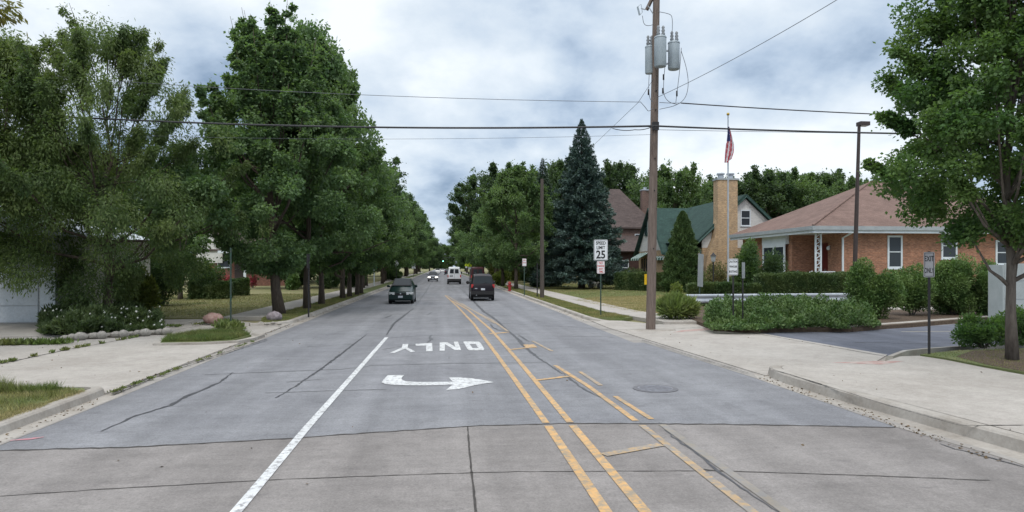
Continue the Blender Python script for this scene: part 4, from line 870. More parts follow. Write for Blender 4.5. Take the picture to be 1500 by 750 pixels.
# scrolled porch column
cx,cy=XatY(1198.5,46.95),46.95; b=MB()
for s in (-.2,.2): b.box(cx+s-.05,cx+s+.05,cy-.05,cy+.05,1.25,5.0)
for k in range(7):
    z=1.35+k*.52; pts=[(cx+.14*math.sin(a*2.4),cy,z+.25+.22*math.cos(a)) for a in [PI*i/10 for i in range(11)]]; b.tube(pts,.028,5)
    b.tube([(cx-.15,cy,z),(cx,cy,z+.12),(cx+.15,cy,z)],.022,5)
b.build('porch_column',m_trim,B_)
b=MB()
for xa,ya,za,xb,yb,zb_ in ((cx+.3,cy,2.15,XatY(1224,46.85),46.85,2.15),(cx+.3,cy,1.45,XatY(1224,46.85),46.85,1.45)): b.tube([(xa,ya,za),(xb,yb,zb_)],.035,6)
for k in range(9): xx=cx+.3+(XatY(1224,46.85)-cx-.3)*k/8; b.tube([(xx,cy-.05,1.25),(xx,cy-.05,2.15)],.022,5)
b.build('porch_railing',m_trim,B_)
for yy in (47.3,49.3):
    b=MB(); b.tube([(25.2,yy,1.35),(26.9,yy,2.2)],.035,6); b.tube([(25.3,yy,.3),(25.3,yy,1.4)],.03,6); b.tube([(26.2,yy,.8),(26.2,yy,1.8)],.025,6); b.build('handrail',m_trim,B_)
dx_=XatY(1232.5,YW)+.05; b=MB(); b.tube([(dx_+.35,gy-.05,5.15),(dx_+.3,gy+.1,4.95),(dx_,YW-.1,4.6),(dx_,YW-.1,.2)],.075,8); b.build('downspout',m_trim,B_)
# ---- house with green roof
Gh=thing('house','cape style house with green shingle roof, white siding gables and tan brick','house',(24,63,.12))
Yg=63.35; xl,xr=24.9,33.3; zr=9.3; ze=5.0
b=MB(); b.box(xl,xr,Yg,76.5,0,4.35); b.prism([(24.0,71.9),(xl-.003,71.9),(xl-.003,81.5),(24.0,81.5)],0,4.35); b.build('wall',m_tanb,Gh)
b=MB(); b.add([(xl-.02,Yg-.02,4.35),(xr+.02,Yg-.02,4.35),(xr+.02,Yg-.02,5.35),(29.1,Yg-.02,9.18),(xl-.02,Yg-.02,5.35),
               (xl-.02,Yg+.2,4.35),(xr+.02,Yg+.2,4.35),(xr+.02,Yg+.2,5.35),(29.1,Yg+.2,9.18),(xl-.02,Yg+.2,5.35)],[(0,1,2,3,4),(9,8,7,6,5),(0,4,9,5),(1,6,7,2),(2,7,8,3),(3,8,9,4),(0,5,6,1)])
b.build('gable_siding',m_side,Gh)
b=MB(); b.add([(23.98,71.9,4.35),(23.98,81.5,4.35),(23.98,76.7,9.05),(24.2,71.9,4.35),(24.2,81.5,4.35),(24.2,76.7,9.05)],[(0,2,1),(3,4,5),(0,1,4,3),(1,2,5,4),(2,0,3,5)]); b.build('gable_siding',m_side,Gh)
b=MB(); t=.16
b.slab([(24.35,Yg-.4,4.95),(29.1,Yg-.4,9.36),(29.1,81,9.36),(24.35,81,4.95)][::-1],t)
b.slab([(29.1,Yg-.4,9.36),(33.9,Yg-.4,4.95),(33.9,81,4.95),(29.1,81,9.36)][::-1],t)
b.slab([(23.6,71.2,4.0),(29.1,71.2,4.0),(29.1,76.7,9.3),(23.6,76.7,9.3)],t)
b.slab([(23.6,76.7,9.3),(29.1,76.7,9.3),(29.1,82.2,4.0),(23.6,82.2,4.0)],t)
for i in range(0): pass
b.build('roof',m_grn,Gh)
b=MB(); b.tube([(24.3,Yg-.45,4.78),(29.1,Yg-.45,9.22),(33.9,Yg-.45,4.78)],.1,4); b.tube([(23.55,71.2,3.86),(23.55,76.7,9.16),(23.55,82.2,3.86)],.09,4); b.box(23.6,24.9,71.1,71.2,3.8,4.05); b.box(24.3,24.42,Yg-.3,71.2,4.72,4.95); b.build('trim',m_gtrim,Gh)
ch=MB(); zc=Zb(266,66); x0=XatY(1049.5,62.6); x1=XatY(1078.5,62.6)
ch.prism([(x0,62.3),(x1,62.3),(x1,63.33),(x0,63.33)],0,zc)
ch.add([(x0-1.15,62.35,0),(x0,62.35,0),(x0,62.35,7.0),(x0-.25,62.35,5.2),(x0-.95,62.35,3.6),(x0-1.15,62.35,2.5),(x0-1.15,63.3,0),(x0,63.3,0),(x0,63.3,7.0),(x0-.25,63.3,5.2),(x0-.95,63.3,3.6),(x0-1.15,63.3,2.5)],
 [(0,1,2,3,4,5),(11,10,9,8,7,6),(5,4,10,11),(4,3,9,10),(3,2,8,9),(0,5,11,6)])
cho=ch.build('chimney',m_tanb,Gh)
b=MB(); b.box(x0-.08,x1+.08,62.22,63.4,zc,zc+.16); b.build('chimney_cap',m_fasc,cho)
for xx in (x0+.5,x1-.5):
    b=MB(); b.tube([(xx,62.8,zc+.16),(xx,62.8,zc+.5)],.27,10); b.tube([(xx,62.8,zc+.55),(xx,62.8,zc+.68)],.38,10); b.build('flue_cap',m_galv,cho)
window(Gh,'S',29.1+.1,Yg-.02,6.45,8.0,1.0); window(Gh,'W',YatX(946.5,23.95),23.96,6.2,8.0,.9,m_gtrim)
window(Gh,'W',YatX(944,23.95),23.98,1.5,3.6,2.6,m_tanb,False,'window',.1,2)
window(Gh,'W',YatX(988,24.9),24.88,1.2,3.6,1.3)
b=MB(); b.box(24.82,24.895,YatX(975,24.9)-.5,YatX(975,24.9)+.5,.5,3.4); b.build('door',mat('brown_door',(.08,.06,.05),None,3,.5),Gh)
m_awn,t_,b_=new_mat('striped_awning'); s_=t_.nodes.new('ShaderNodeSeparateXYZ'); t_.links.new(tobj(t_),s_.inputs[0]); q_=t_.nodes.new('ShaderNodeMath'); q_.operation='FRACT'
q2=t_.nodes.new('ShaderNodeMath'); q2.operation='MULTIPLY'; t_.links.new(s_.outputs[1],q2.inputs[0]); q2.inputs[1].default_value=1.1; t_.links.new(q2.outputs[0],q_.inputs[0])
t_.links.new(tmix(t_,tramp(t_,q_.outputs[0],.3,.34),(.62,.68,.66),(.03,.12,.09)),b_.inputs['Base Color'])
for px,xx,wd_ in ((944,23.97,3.6),(980,24.87,3.2)):
    yy=YatX(px,xx); b=MB(); b.slab([(xx,yy-wd_/2,4.2),(xx,yy+wd_/2,4.2),(xx-1.2,yy+wd_/2,3.5),(xx-1.2,yy-wd_/2,3.5)],.06); b.slab([(xx-1.2,yy-wd_/2,3.5),(xx-1.2,yy+wd_/2,3.5),(xx-1.22,yy+wd_/2,3.25),(xx-1.22,yy-wd_/2,3.25)],.04); b.build('awning',m_awn,Gh)
# ---- brown brick house behind the spruce
def hip_house(name,label,px0,px1,b0,dep,ye,yr,m_w,m_r,ridge=.5,extra=None):
    p0=W(px0,b0); p1=W(px1,b0); Y=(p0[1]+p1[1])/2; X0,X1=XatY(px0,Y),XatY(px1,Y); d=depth((X0+X1)/2,Y); z1=Zb(ye,d); zz_=Zb(yr,d+dep*.5)
    r=thing(name,label,'house',((X0+X1)/2,Y+.5,.1)); b=MB(); b.box(X0,X1,Y,Y+dep,0,z1); b.build('wall',m_w,r)
    o_=.5; xm0=X0+(X1-X0)*ridge*.8; xm1=X1-(X1-X0)*ridge*.8; b=MB()
    b.add([(X0-o_,Y-o_,z1),(X1+o_,Y-o_,z1),(X1+o_,Y+dep+o_,z1),(X0-o_,Y+dep+o_,z1),(xm0,Y+dep/2,zz_),(xm1,Y+dep/2,zz_),(X0-o_,Y-o_,z1-.2),(X1+o_,Y-o_,z1-.2),(X1+o_,Y+dep+o_,z1-.2),(X0-o_,Y+dep+o_,z1-.2)],
      [(0,1,5,4),(1,2,5),(2,3,4,5),(3,0,4),(6,7,1,0),(7,8,2,1),(8,9,3,2),(9,6,0,3),(9,8,7,6)]); b.build('roof',m_r,r)
    return r,X0,X1,Y,z1
r,X0,X1,Y,z1=hip_house('house','tall dark brown brick house with steep brown hip roof, right of the blue spruce',873,958,93,11,333,277,m_brb,m_brn,.52)
b=MB(); b.slab([(X0,Y-3.4,Zb(368,90)),(X1+.6,Y-3.4,Zb(368,90)),(X1+.6,Y-.002,Zb(345,93)),(X0,Y-.002,Zb(345,93))],.15); b.build('porch_roof',m_brn,r)
b=MB(); b.box(X0+.4,X1,Y-2.6,Y-.004,0,Zb(368,90)-.1); b.build('porch_wall',mat('dark_brick',(.07,.04,.035),(.05,.03,.028),3,.9),r)
window(r,'S',X0+3,Y-2.6,1.4,3.4,1.6); window(r,'S',X1-2.2,Y,5.6,7.0,1.0)
xc=XatY(945,Y+3); b=MB(); b.box(xc-.55,xc+.55,Y+2.5,Y+3.5,z1,Zb(279,96)); c_=b.build('chimney',m_brb,r)
b=MB(); b.box(xc-.62,xc+.62,Y+2.43,Y+3.57,Zb(279,96),Zb(279,96)+.15); b.tube([(xc,Y+3,Zb(279,96)+.15),(xc,Y+3,Zb(274,96))],.28,8); b.build('flue_cap',m_galv,c_)
# ---- left: red brick house
r,X0,X1,Y,z1=hip_house('house','low red brick house with white gable and porch, seen under the left trees',283,428,86,10,366,335,m_redb,m_brn,.3)
xg0,xg1=XatY(288,Y-.3),XatY(326,Y-.3)
b=MB(); b.box(xg0,xg1,Y-.35,Y-.002,3.0,5.4); b.build('white_panel',m_side,r)
b=MB(); b.slab([(xg0-.5,Y-.6,5.3),((xg0+xg1)/2,Y-.6,7.0),((xg0+xg1)/2,Y+3,7.0),(xg0-.5,Y+3,5.3)][::-1],.15); b.slab([((xg0+xg1)/2,Y-.6,7.0),(xg1+.5,Y-.6,5.3),(xg1+.5,Y+3,5.3),((xg0+xg1)/2,Y+3,7.0)][::-1],.15); b.build('gable_roof',m_brn,r)
b=MB(); b.add([(xg0,Y-.4,5.3),(xg1,Y-.4,5.3),((xg0+xg1)/2,Y-.4,6.9),(xg0,Y-.2,5.3),(xg1,Y-.2,5.3),((xg0+xg1)/2,Y-.2,6.9)],[(0,1,2),(5,4,3),(0,3,4,1),(1,4,5,2),(2,5,3,0)]); b.build('gable_siding',m_side,r)
for px,wd_,za,zb_ in ((328,1.6,2.4,4.3),(382,2.4,1.9,3.0),(404,1.6,1.9,3.0)): window(r,'S',XatY(px,Y),Y,za,zb_,wd_)
b=MB(); xd=XatY(351,Y); b.box(xd-.6,xd+.6,Y-.07,Y-.003,.3,3.2); b.build('door',m_brown,r)
b=MB(); xp=XatY(359,Y-1.8); b.box(xp-.14,xp+.14,Y-2,Y-1.72,0,4.2); b.build('porch_post',m_trim,r)
b=MB(); b.box(xd-2,xp+1,Y-2.1,Y-.004,4.2,4.5); b.build('porch_roof',m_trim,r)
# white garage at the far left
Gr=thing('garage','white garage with wide panelled door at the left edge, behind feathery trees','garage',(-24,31,.08))
b=MB(); b.box(-36,-16.6,31.4,41,0,3.9); b.build('wall',m_side,Gr)
b=MB(); b.box(-36,-16.59,31.30,31.40,3.0,3.9); b.box(-17.2,-16.58,31.3,31.4,0,3.0); b.build('trim',m_trim,Gr)
b=MB()
for k in range(4): b.box(-30.5,-17.3,31.33,31.39,.12+k*.72,.12+k*.72+.70)
b.build('garage_door',mat('white_door_panels',(.60,.64,.68),(.50,.55,.60),1.2,.5),Gr)
b=MB(); b.add([(-36.5,30.9,3.85),(-16.1,30.9,3.85),(-25.6,30.9,7.2),(-36.5,41.5,3.85),(-16.1,41.5,3.85),(-25.6,41.5,7.2)],[(0,1,2),(1,4,5,2),(3,0,2,5),(4,3,5),(0,3,4,1)])
b.build('roof',mat('pale_metal_roof',(.50,.55,.60),(.42,.47,.52),1,.6),Gr)
# ================================================================ STREET FURNITURE
bx_,by_,_=P(953,483.5,.04)
tx,ty,_=W(961.5,25.4); zt_=13.3
lean=lambda z:(bx_+(tx-bx_)*z/12.4,by_+(ty-by_)*z/12.4)
Pl=thing('utility_pole','tall wooden utility pole carrying three grey transformers, beside the driveway','utility pole',(bx_,by_,.03))
b=MB(); b.tube([lean(z)+(z,) for z in (0,1.5,4,7,10,zt_)],[.185,.178,.165,.15,.135,.12],18); b.build('shaft',m_pole,Pl,True,60)
def pp(px,py,bb): return W(px,bb,Zb(py,bb))
for px0,px1,y0,y1,bb,nm in ((945,957.5,70,108,25.7,''),(958.5,976,56,98,25.0,''),(978.5,995.5,64,102,25.4,'')):
    c=pp((px0+px1)/2,y1,bb); r_=(px1-px0)/2/F*bb; h=(y1-y0)/F*bb; b=MB()
    b.tube([(c[0],c[1],c[2]),(c[0],c[1],c[2]+.03),(c[0],c[1],c[2]+h*.94),(c[0],c[1],c[2]+h)],[r_*.9,r_,r_,r_*.97],20); t1=b.build('transformer',m_tank,Pl,True,40)
    b=MB(); b.tube([(c[0],c[1],c[2]+h+.002),(c[0],c[1],c[2]+h+.05),(c[0],c[1],c[2]+h+.12)],[r_*1.05,r_*1.0,r_*.45],20); b.build('lid',m_tank,t1,True,40)
    for s in (-1,1):
        b=MB(); x_,y_=c[0]+s*r_*.42,c[1]-.05; z_=c[2]+h+.08
        b.tube([(x_,y_,z_+.06*k) for k in range(7)],[.05,.075,.045,.07,.04,.06,.03],10); b.build('bushing',mat('porcelain_grey',(.25,.27,.29),None,3,.3) if 'porcelain_grey' not in bpy.data.materials else bpy.data.materials['porcelain_grey'],t1,True)
    b=MB(); lx,ly=lean(c[2]+h*.5); 
    for zf in (.25,.75): b.tube([(c[0],c[1],c[2]+h*zf),(lx,ly,c[2]+h*zf)],.04,6)
    b.build('bracket',m_galv,t1)
b=MB(); q0=pp(947,15,25.6); q1=pp(961,-14,25.3); b.tube([q0,q1],.07,4); b.build('crossarm',m_pole,Pl)
b=MB(); q0=pp(960,26,25.4); q1=pp(949,8,25.5); b.tube([q0,q1],.02,5); b.tube([pp(945,14,25.6),pp(939,12,25.6)],.025,5); b.build('brace',m_galv,Pl)
b=MB(); b.tube([pp(934,10,25.6),pp(937,22,25.6)],.035,7); b.tube([pp(934,10,25.6),pp(939,6,25.6),pp(941,18,25.6),pp(937,22,25.6)],.012,5); b.build('fuse_cutout',m_tank,Pl)
b=MB(); b.box(bx_-.24,bx_-.165,by_-.10,by_+.03,Zb(418,25.4),Zb(402,25.4)); b.build('yellow_marker',m_yel,Pl)
b=MB(); b.box(*(lean(7.8)[0]-.12,lean(7.8)[0]+.12,lean(7.8)[1]-.22,lean(7.8)[1]-.1,7.65,7.95)); b.tube([lean(7.8)+(7.8,),(lean(7.8)[0]-.3,lean(7.8)[1],7.82)],.03,6); b.build('cable_clamp',m_dark,Pl)
# number tag strip and hardware bits on the shaft
b=MB()
for z in (3.2,5.4,6.6,8.4,9.1): lx,ly=lean(z); b.tube([(lx,ly-.19,z),(lx,ly-.14,z)],.028,6)
b.build('bolt',m_dark,Pl)
# base island of concrete
b=MB(); b.add([(bx_+.95*math.cos(a)*1.0,by_+.42*math.sin(a)-.05,.075) for a in [2*PI*i/16 for i in range(16)]]+[(bx_+1.05*math.cos(a),by_+.5*math.sin(a)-.05,.0) for a in [2*PI*i/16 for i in range(16)]],[tuple(range(16))]+[(i+16,(i+1)%16+16,(i+1)%16,i) for i in range(16)])
structure(b.build('pole_base_pad',m_curb))
# wires
def wire(label,pts,rad,m_,sag=0,n=24,name='power_line',group=None):
    out=[]
    for i in range(len(pts)-1):
        a,c=Vector(pts[i]),Vector(pts[i+1])
        for k in range(n+(i==len(pts)-2)):
            t=k/n; q=a.lerp(c,t); q.z-=sag*4*t*(1-t); out.append(q)
    o=MB().tube(out,rad,6).build(name,m_,None,True); tag(o,label,'cable',group); return o
attach=pp(959,184.5,25.3)
def cross(px,py,Y): X=XatY(px,Y); return (X,Y,Zb(py,depth(X,Y)))
wire('thick black cable bundle crossing the whole street at mid height',[cross(-420,128,32),attach],.036,m_wire,.62,40)
wire('thick black cable continuing right from the pole past the flagpole',[attach,cross(1860,193,25.6)],.034,m_wire,.22,40)
for px0,px1 in ((905,958),(960,1000)): pass
wire('slack loop of cable tied under the thick cable left of the pole',[pp(897,188,25.2),pp(930,190,25.2),pp(957,185,25.2)],.014,m_wire,.05,8)
wire('thin wire running just below the thick cable on the right',[pp(960,190,25.4),cross(1860,196,27)],.009,m_wireg,.1)
wire('thin wire running left just below the thick cable',[cross(-420,160,33),pp(958,197,25.4)],.006,m_wireg,.6)
wire('upper black cable leaving the pole towards the right edge',[pp(998,151,25.4),cross(1900,168,25.8)],.022,m_wire,.35)
wire('upper thin wire crossing the street from the left trees to the pole',[cross(-420,60,33),pp(938,149.5,25.4)],.010,m_wireg,.55)
wire('thin wire rising from the pole to the upper right',[pp(962,143,25.4),pp(1265,-24,17)],.010,m_wireg,.12)
wire('thin guy wire descending left from the pole behind the street',[pp(957,116,25.5),pp(935,150,27),pp(868,214,36)],.008,m_wireg,0)
for lab,pts in (('drop wire from the left transformer',[(951,108),(950,130),(952,146),(957,149)]),('drop wire from the middle transformer',[(974,98),(972,120),(972,140),(980,150),(992,153)]),
    ('inner drop wire from the right transformer',[(998,70),(996,100),(993,125),(990,150)]),('outer looping drop wire from the right transformer',[(998,75),(1006,100),(1009,125),(1004,145),(990,155),(966,160)]),
    ('drip loop wire below the cable junction left of the pole',[(938,149),(946,158),(950,164),(957,158)]),('drip loop wire joining the upper black cable right of the pole',[(966,150),(980,151),(998,151)]),
    ('lead wire bent above the right transformer',[(964,17),(980,20),(985,24),(985,45),(983,52)]),('lead wire bent above the left transformer',[(941,23),(943,36),(950,38),(957,36)])):
    p_=[pp(a,c,25.15) for a,c in pts]
    # smooth the loop
    for _ in range(2):
        q=[p_[0]]
        for i in range(len(p_)-1):
            a,c=Vector(p_[i]),Vector(p_[i+1]); q+= [tuple(a.lerp(c,.25)),tuple(a.lerp(c,.75))]
        p_=q+[p_[-1]]
    tag(MB().tube(p_,.011,5).build('service_wire',m_wireg,None,True),lab,'cable')
for px,py,lab in ((950,135,'left of the pole'),(972,113,'nearest the pole, upper'),(971,133,'nearest the pole, lower'),(991.5,137,'under the right transformer')):
    o=MB().tube([pp(px,py-4,25.12),pp(px,py+4,25.12)],.032,8).build('wire_connector',m_dark,None,True); tag(o,'black sleeve connector on the drop wire '+lab,'connector')
def pole(name,label,cat,px,pyb,pyt,z,rad,m_,top_r=None,lean_=0):
    x,y,_=P(px,pyb,z); d=depth(x,y); r=thing(name,label,cat,(x,y,z)); zt=Zb(pyt,d); b=MB(); b.tube([(x,y,z-.05),(x+lean_,y,zt)],[rad,top_r or rad],10); b.build('shaft',m_,r,True,60); return r,x,y,d,zt
pole('utility_pole','dark plain wooden pole in the right parkway left of the blue spruce','utility pole',794,437,262,.12,.17,m_pole2,.12)
pole('thin_post','thin dark post just left of the plain wooden pole','post',787,435.5,385,.12,.045,m_dark)
# ---- signs
def text_part(body,size,loc,parent,m_,sx=1,bold=.0,name='lettering'):
    cu=bpy.data.curves.new(name,'FONT'); cu.body=body; cu.size=size; cu.align_x='CENTER'; cu.align_y='CENTER'; cu.extrude=.001; cu.offset=bold; cu.resolution_u=3
    t=bpy.data.objects.new(name,cu); C.collection.objects.link(t)
    me=bpy.data.meshes.new_from_object(t.evaluated_get(bpy.context.evaluated_depsgraph_get())); bpy.data.objects.remove(t); me.materials.clear(); me.materials.append(m_)
    o=bpy.data.objects.new(name,me); C.collection.objects.link(o); o.parent=parent; o.location=loc; o.rotation_euler=(PI/2,0,0); o.scale=(sx,1.15,1); return o
def rrect(b,w_,h,z,y0,y1,r=.03,m=0):
    pts=[]
    for cx,cz,a0 in ((w_/2-r,z+h-r,0),(-w_/2+r,z+h-r,90),(-w_/2+r,z+r,180),(w_/2-r,z+r,270)):
        for k in range(4): a=R(a0+30*k); pts.append((cx+r*math.cos(a),cz+r*math.sin(a)))
    n=len(pts); b.add([(x,y0,zz) for x,zz in pts]+[(x,y1,zz) for x,zz in pts],[tuple(range(n))[::-1],tuple(range(n,2*n))]+[(i,(i+1)%n,(i+1)%n+n,i+n) for i in range(n)],m)
def sign(name,label,px,pyb,z,panels,ztop,yaw=0,post=m_green,pr=.03,loc=None,cat='sign'):
    x,y,_=loc or P(px,pyb,z); r=thing(name,label,cat,(0,0,0))
    b=MB(); b.box(-pr,pr,-pr*.7,pr*.7,-.05,ztop); b.build('post',post,r)
    for (w_,h,zb_,m_p,border,texts) in panels:
        b=MB(); rrect(b,w_,h,zb_,-pr*.7-.012,-pr*.7-.002,min(.04,w_*.1)); pn=b.build('sign_panel',m_p,r)
        if border is not None:
            b=MB(); yy=-pr*.7-.0135; i0,i1=.02,.032
            for a0,a1,c0,c1 in ((-w_/2+i0,w_/2-i0,zb_+i0,zb_+i1),(-w_/2+i0,w_/2-i0,zb_+h-i1,zb_+h-i0),(-w_/2+i0,-w_/2+i1,zb_+i1,zb_+h-i1),(w_/2-i1,w_/2-i0,zb_+i1,zb_+h-i1)): b.box(a0,a1,yy-.001,yy+.001,c0,c1)
            b.build('border',border,pn)
        for tx_,sz,zc_,mm,sx,bd in texts: text_part(tx_,sz,(0,-pr*.7-.0145,zc_),pn,mm,sx,bd)
    r.location=(x,y,z); r.rotation_euler=(0,0,yaw); return r
x,y,_=P(880,463.4,.12); fc=lambda x,y:-math.atan2(x,y)
sign('speed_limit_sign','white speed limit 25 sign with small red-lettered plate below, right parkway',880,463.4,.12,[
 (.665,.99,2.70,m_signw,m_black,[('SPEED',.19,3.52,m_black,.92,.005),('LIMIT',.19,3.30,m_black,.92,.005),('25',.46,2.955,m_black,1.0,.012)]),
 (.37,.60,2.06,m_signw,m_redp,[('NO',.13,2.56,m_red,.9,.003),('PARKING',.095,2.42,m_red,.8,.003),('ANY',.11,2.28,m_red,.9,.003),('TIME',.11,2.15,m_red,.9,.003)])],3.6,fc(x,y)*.6)
x,y,_=P(1361,519,.21)
sign('exit_only_sign','weathered exit only sign on a dark post at the parking lot exit, right foreground',1361,519,.21,[
 (.245,.66,2.02,mat('weathered_sign',(.48,.48,.50),(.38,.38,.41),6,.5),m_dark,[('EXIT',.17,2.50,m_dark,.62,.003),('ONLY',.16,2.19,m_dark,.50,.003)])],2.70,fc(x,y),m_dark,.032)
loc=W(1074,27.5,.17); sign('caution_sign','small white caution vehicles exiting sign standing in the low plants',0,0,.17,[
 (.37,.66,2.0,m_signw,m_black,[('CAUTION',.095,2.54,m_black,.8,.003),('VEHICLES',.09,2.34,m_black,.76,.003),('EXITING',.095,2.14,m_black,.85,.003)])],2.66,fc(*loc[:2]),m_dark,.035,loc)
loc=W(1088,28,.17); sign('side_view_sign','narrow sign turned edge-on right of the small caution sign','',0,.17,[(.30,.66,1.86,m_signg,None,[])],2.5,fc(*loc[:2])+R(68),m_dark,.03,loc)
x,y,_=P(768,433,.12); sign('parking_sign','small white no parking sign in the right parkway near the hydrant',768,433,.12,[(.34,.62,2.45,m_signw,m_redp,[('NO',.14,2.92,m_red,.9,.003),('PARKING',.09,2.72,m_red,.75,.003)])],3.05,0,m_green,.04)
loc=W(1024,38.2,.15); r_=sign('leaning_sign','large sign seen nearly edge-on from behind on a leaning green post','',0,.15,[(.62,1.85,1.25,m_signg,None,[])],3.3,fc(*loc[:2])+R(62),m_green,.035,loc); r_.rotation_euler=(R(-1),R(5),r_.rotation_euler[2])
pole('green_post','tall bare green post on the driveway island at the left','post',338,481,363,.10,.035,m_green)
r_,x,y,d,zt=pole('sign_post','dark sign post in front of the leafy trunk right of the maple','post',452,463,372,.12,.04,m_dark)
b=MB(); b.box(x-.05,x+.02,y-.22,y+.22,zt-.7,zt); b.build('sign_panel',m_dark,r_)
# street name sign
x,y,_=W(548,84); r_=thing('street_name_sign','green street name sign on a white post left of the green sedan','sign',(x,y,.12)); b=MB(); b.tube([(x,y,.1),(x,y,2.6)],.08,8); b.build('post',m_trim,r_)
b=MB(); b.box(x-.55,x+.5,y-.02,y+.02,2.35,2.6); b.box(x-.02,x+.02,y-.5,y+.5,2.61,2.85); b.build('sign_panel',mat('street_sign_green',(.02,.14,.10),None,3,.4),r_)
def pair(px,Y,top,bot,label,w_=.32,cnt=2):
    X=XatY(px,Y); d=depth(X,Y); r_=thing('paired_signs',label,'sign',(X,Y,.12)); b=MB(); b.tube([(X,Y,.1),(X,Y,Zb(top,d))],.05,6); b.build('post',m_dark,r_)
    for k in range(cnt): b=MB(); xo=(k-.5)*(w_+.06); b.box(X+xo-w_/2,X+xo+w_/2,Y-.06,Y-.04,Zb(bot,d),Zb(top,d)); b.build('sign_panel',m_signw,r_)
pair(580.5,104,375.5,391,'pair of tall white signs by the left kerb behind the green sedan',.30)
pair(606,163,386,393.5,'farther pair of white signs by the left kerb',.42)
mfy=mat('fluorescent_yellow_green',(.62,.78,.04),None,3,.5)
for px,Y,sz,lab in ((688,163,.46,'fluorescent school crossing sign by the right kerb, nearer one'),(683,192,.40,'fluorescent school crossing sign by the right kerb, farther one')):
    X=XatY(px,Y); d=depth(X,Y); zc_=Zb(388,d); r_=thing('school_crossing_sign',lab,'sign',(X,Y,.12)); b=MB(); b.tube([(X,Y,.1),(X,Y,zc_+.3)],.05,6); b.build('post',m_dark,r_)
    b=MB(); q=[(X-sz,zc_-sz*.9),(X+sz,zc_-sz*.9),(X+sz,zc_+.15),(X,zc_+sz*1.25),(X-sz,zc_+.15)]; b.add([(a,Y-.08,c) for a,c in q]+[(a,Y-.06,c) for a,c in q],[(0,1,2,3,4),(9,8,7,6,5)]+[(i,i+5,(i+1)%5+5,(i+1)%5) for i in range(5)]); b.build('sign_panel',mfy,r_)
    b=MB(); b.box(X-.07,X+.07,Y-.09,Y-.081,zc_-.2,zc_+.15); b.ball((X,Y-.085,zc_+.25),(.08,.01,.09),8,5); b.build('walker_symbol',m_black,r_)
    b=MB(); b.box(X-sz*.7,X+sz*.7,Y-.08,Y-.06,zc_-sz*2.2,zc_-sz*1.1); b.build('plate',m_signw,r_)
# traffic signal far down the street
X,Y=6.9,335.; r_=thing('traffic_signal','distant green traffic signal over the street at the vanishing point','traffic light',(X,Y,0)); b=MB(); b.tube([(X,Y,0),(X,Y,6.8),(.6,Y,7.1)],.12,6); b.build('mast',m_dark,r_)
xs_=XatY(649,Y); zs=Zb(382.5,depth(xs_,Y)); b=MB(); b.box(xs_-.3,xs_+.3,Y-.2,Y+.2,zs-.4,zs+1.2); b.tube([(xs_,Y,zs+1.2),(xs_,Y,7.1)],.05,5); hd=b.build('signal_head',m_dark,r_)
me_,t_,b_=new_mat('signal_green'); b_.inputs['Base Color'].default_value=(.1,.6,.45,1); b_.inputs['Emission Color'].default_value=(.35,1,.8,1); b_.inputs['Emission Strength'].default_value=6
b=MB(); b.tube([(xs_,Y-.26,zs),(xs_,Y-.21,zs)],.22,10); b.build('green_lens',me_,hd)
# hydrant
x,y,_=P(746.5,426,.12); r_=thing('fire_hydrant','red fire hydrant on the right parkway before the street trees','hydrant',(x,y,.12)); b=MB()
b.tube([(x,y,.1),(x,y,.2),(x,y,.22),(x,y,.8),(x,y,.84),(x,y,.98),(x,y,1.05)],[.2,.2,.14,.14,.2,.12,.04],12); b.build('barrel',m_hyd:=mat('hydrant_red',(.30,.03,.03),None,4,.5),r_,True,40)
for s in (-1,1): b=MB(); b.tube([(x,y,.62),(x+s*.24,y,.62)],.075,8); b.build('outlet',m_hyd,r_)
# guardrail
g0=W(1004,37.2); g1=W(1266,39.2); r_=thing('guardrail','galvanised steel guardrail between the low plants and the hedges','guardrail',(g0[0],g0[1],.15))
pr=[(0,.34),(.05,.38),(.05,.47),(.0,.52),(.0,.60),(.05,.65),(.05,.74),(0,.78)]; a=Vector(g0[:2]);c=Vector(g1[:2]); d_=(c-a).normalized(); n_=Vector((d_.y,-d_.x)); b=MB(); vs=[]
for i in range(13):
    p_=a.lerp(c,i/12)
    for o_,z in pr: vs.append((p_.x+n_.x*o_,p_.y+n_.y*o_,.15+z*1.1))
m=len(pr); b.add(vs,[(i*m+j,i*m+j+1,(i+1)*m+j+1,(i+1)*m+j) for i in range(12) for j in range(m-1)]); b.build('rail',m_galv,r_,True)
for k in range(7): p_=a.lerp(c,(k+.3)/7)-n_*.12; b=MB(); b.box(p_.x-.07,p_.x+.07,p_.y-.07,p_.y+.07,.1,.9); b.build('rail_post',m_pole2,r_)
# flagpole and flag
x,y,_=W(1066.5,44.5); zt=Zb(169,44.5)
r_=thing('flagpole','tall slim grey flagpole in front of the tan chimney','flagpole',(x,y,.12)); b=MB(); b.tube([(x,y,.1),(x,y,5),(x,y,zt)],[.06,.055,.04],12); b.build('shaft',m_galv,r_,True,60)
b=MB(); b.ball((x,y,zt+.08),.1,10,8); b.build('finial',mat('gold_ball',(.5,.35,.08),None,3,.35,.8),r_)
zf=Zb(186,44.5); hf=2.35; nu,nv=30,22; V=[];
for j in range(nv+1):
    v=j/nv                                   # down the limp cloth
    for i in range(nu+1):
        u=i/nu
        sp_=.10+.50*math.sin(min(1,v*1.25)*PI/2)*(1-.25*max(0,v-.8)*5)
        xx=x-.02+(u-.38)*sp_*(.9 if v<.5 else 1.0)+.14*v*(1-v)*2-(.12*v)
        yy=y-.10-.10*math.sin(u*PI*4+v*2.2)*(.35+.65*v)
        V.append((xx,yy,zf-hf*v*(1-.12*abs(u-.45))+.18*(u-.5)*v))
b=MB(); b.v=V
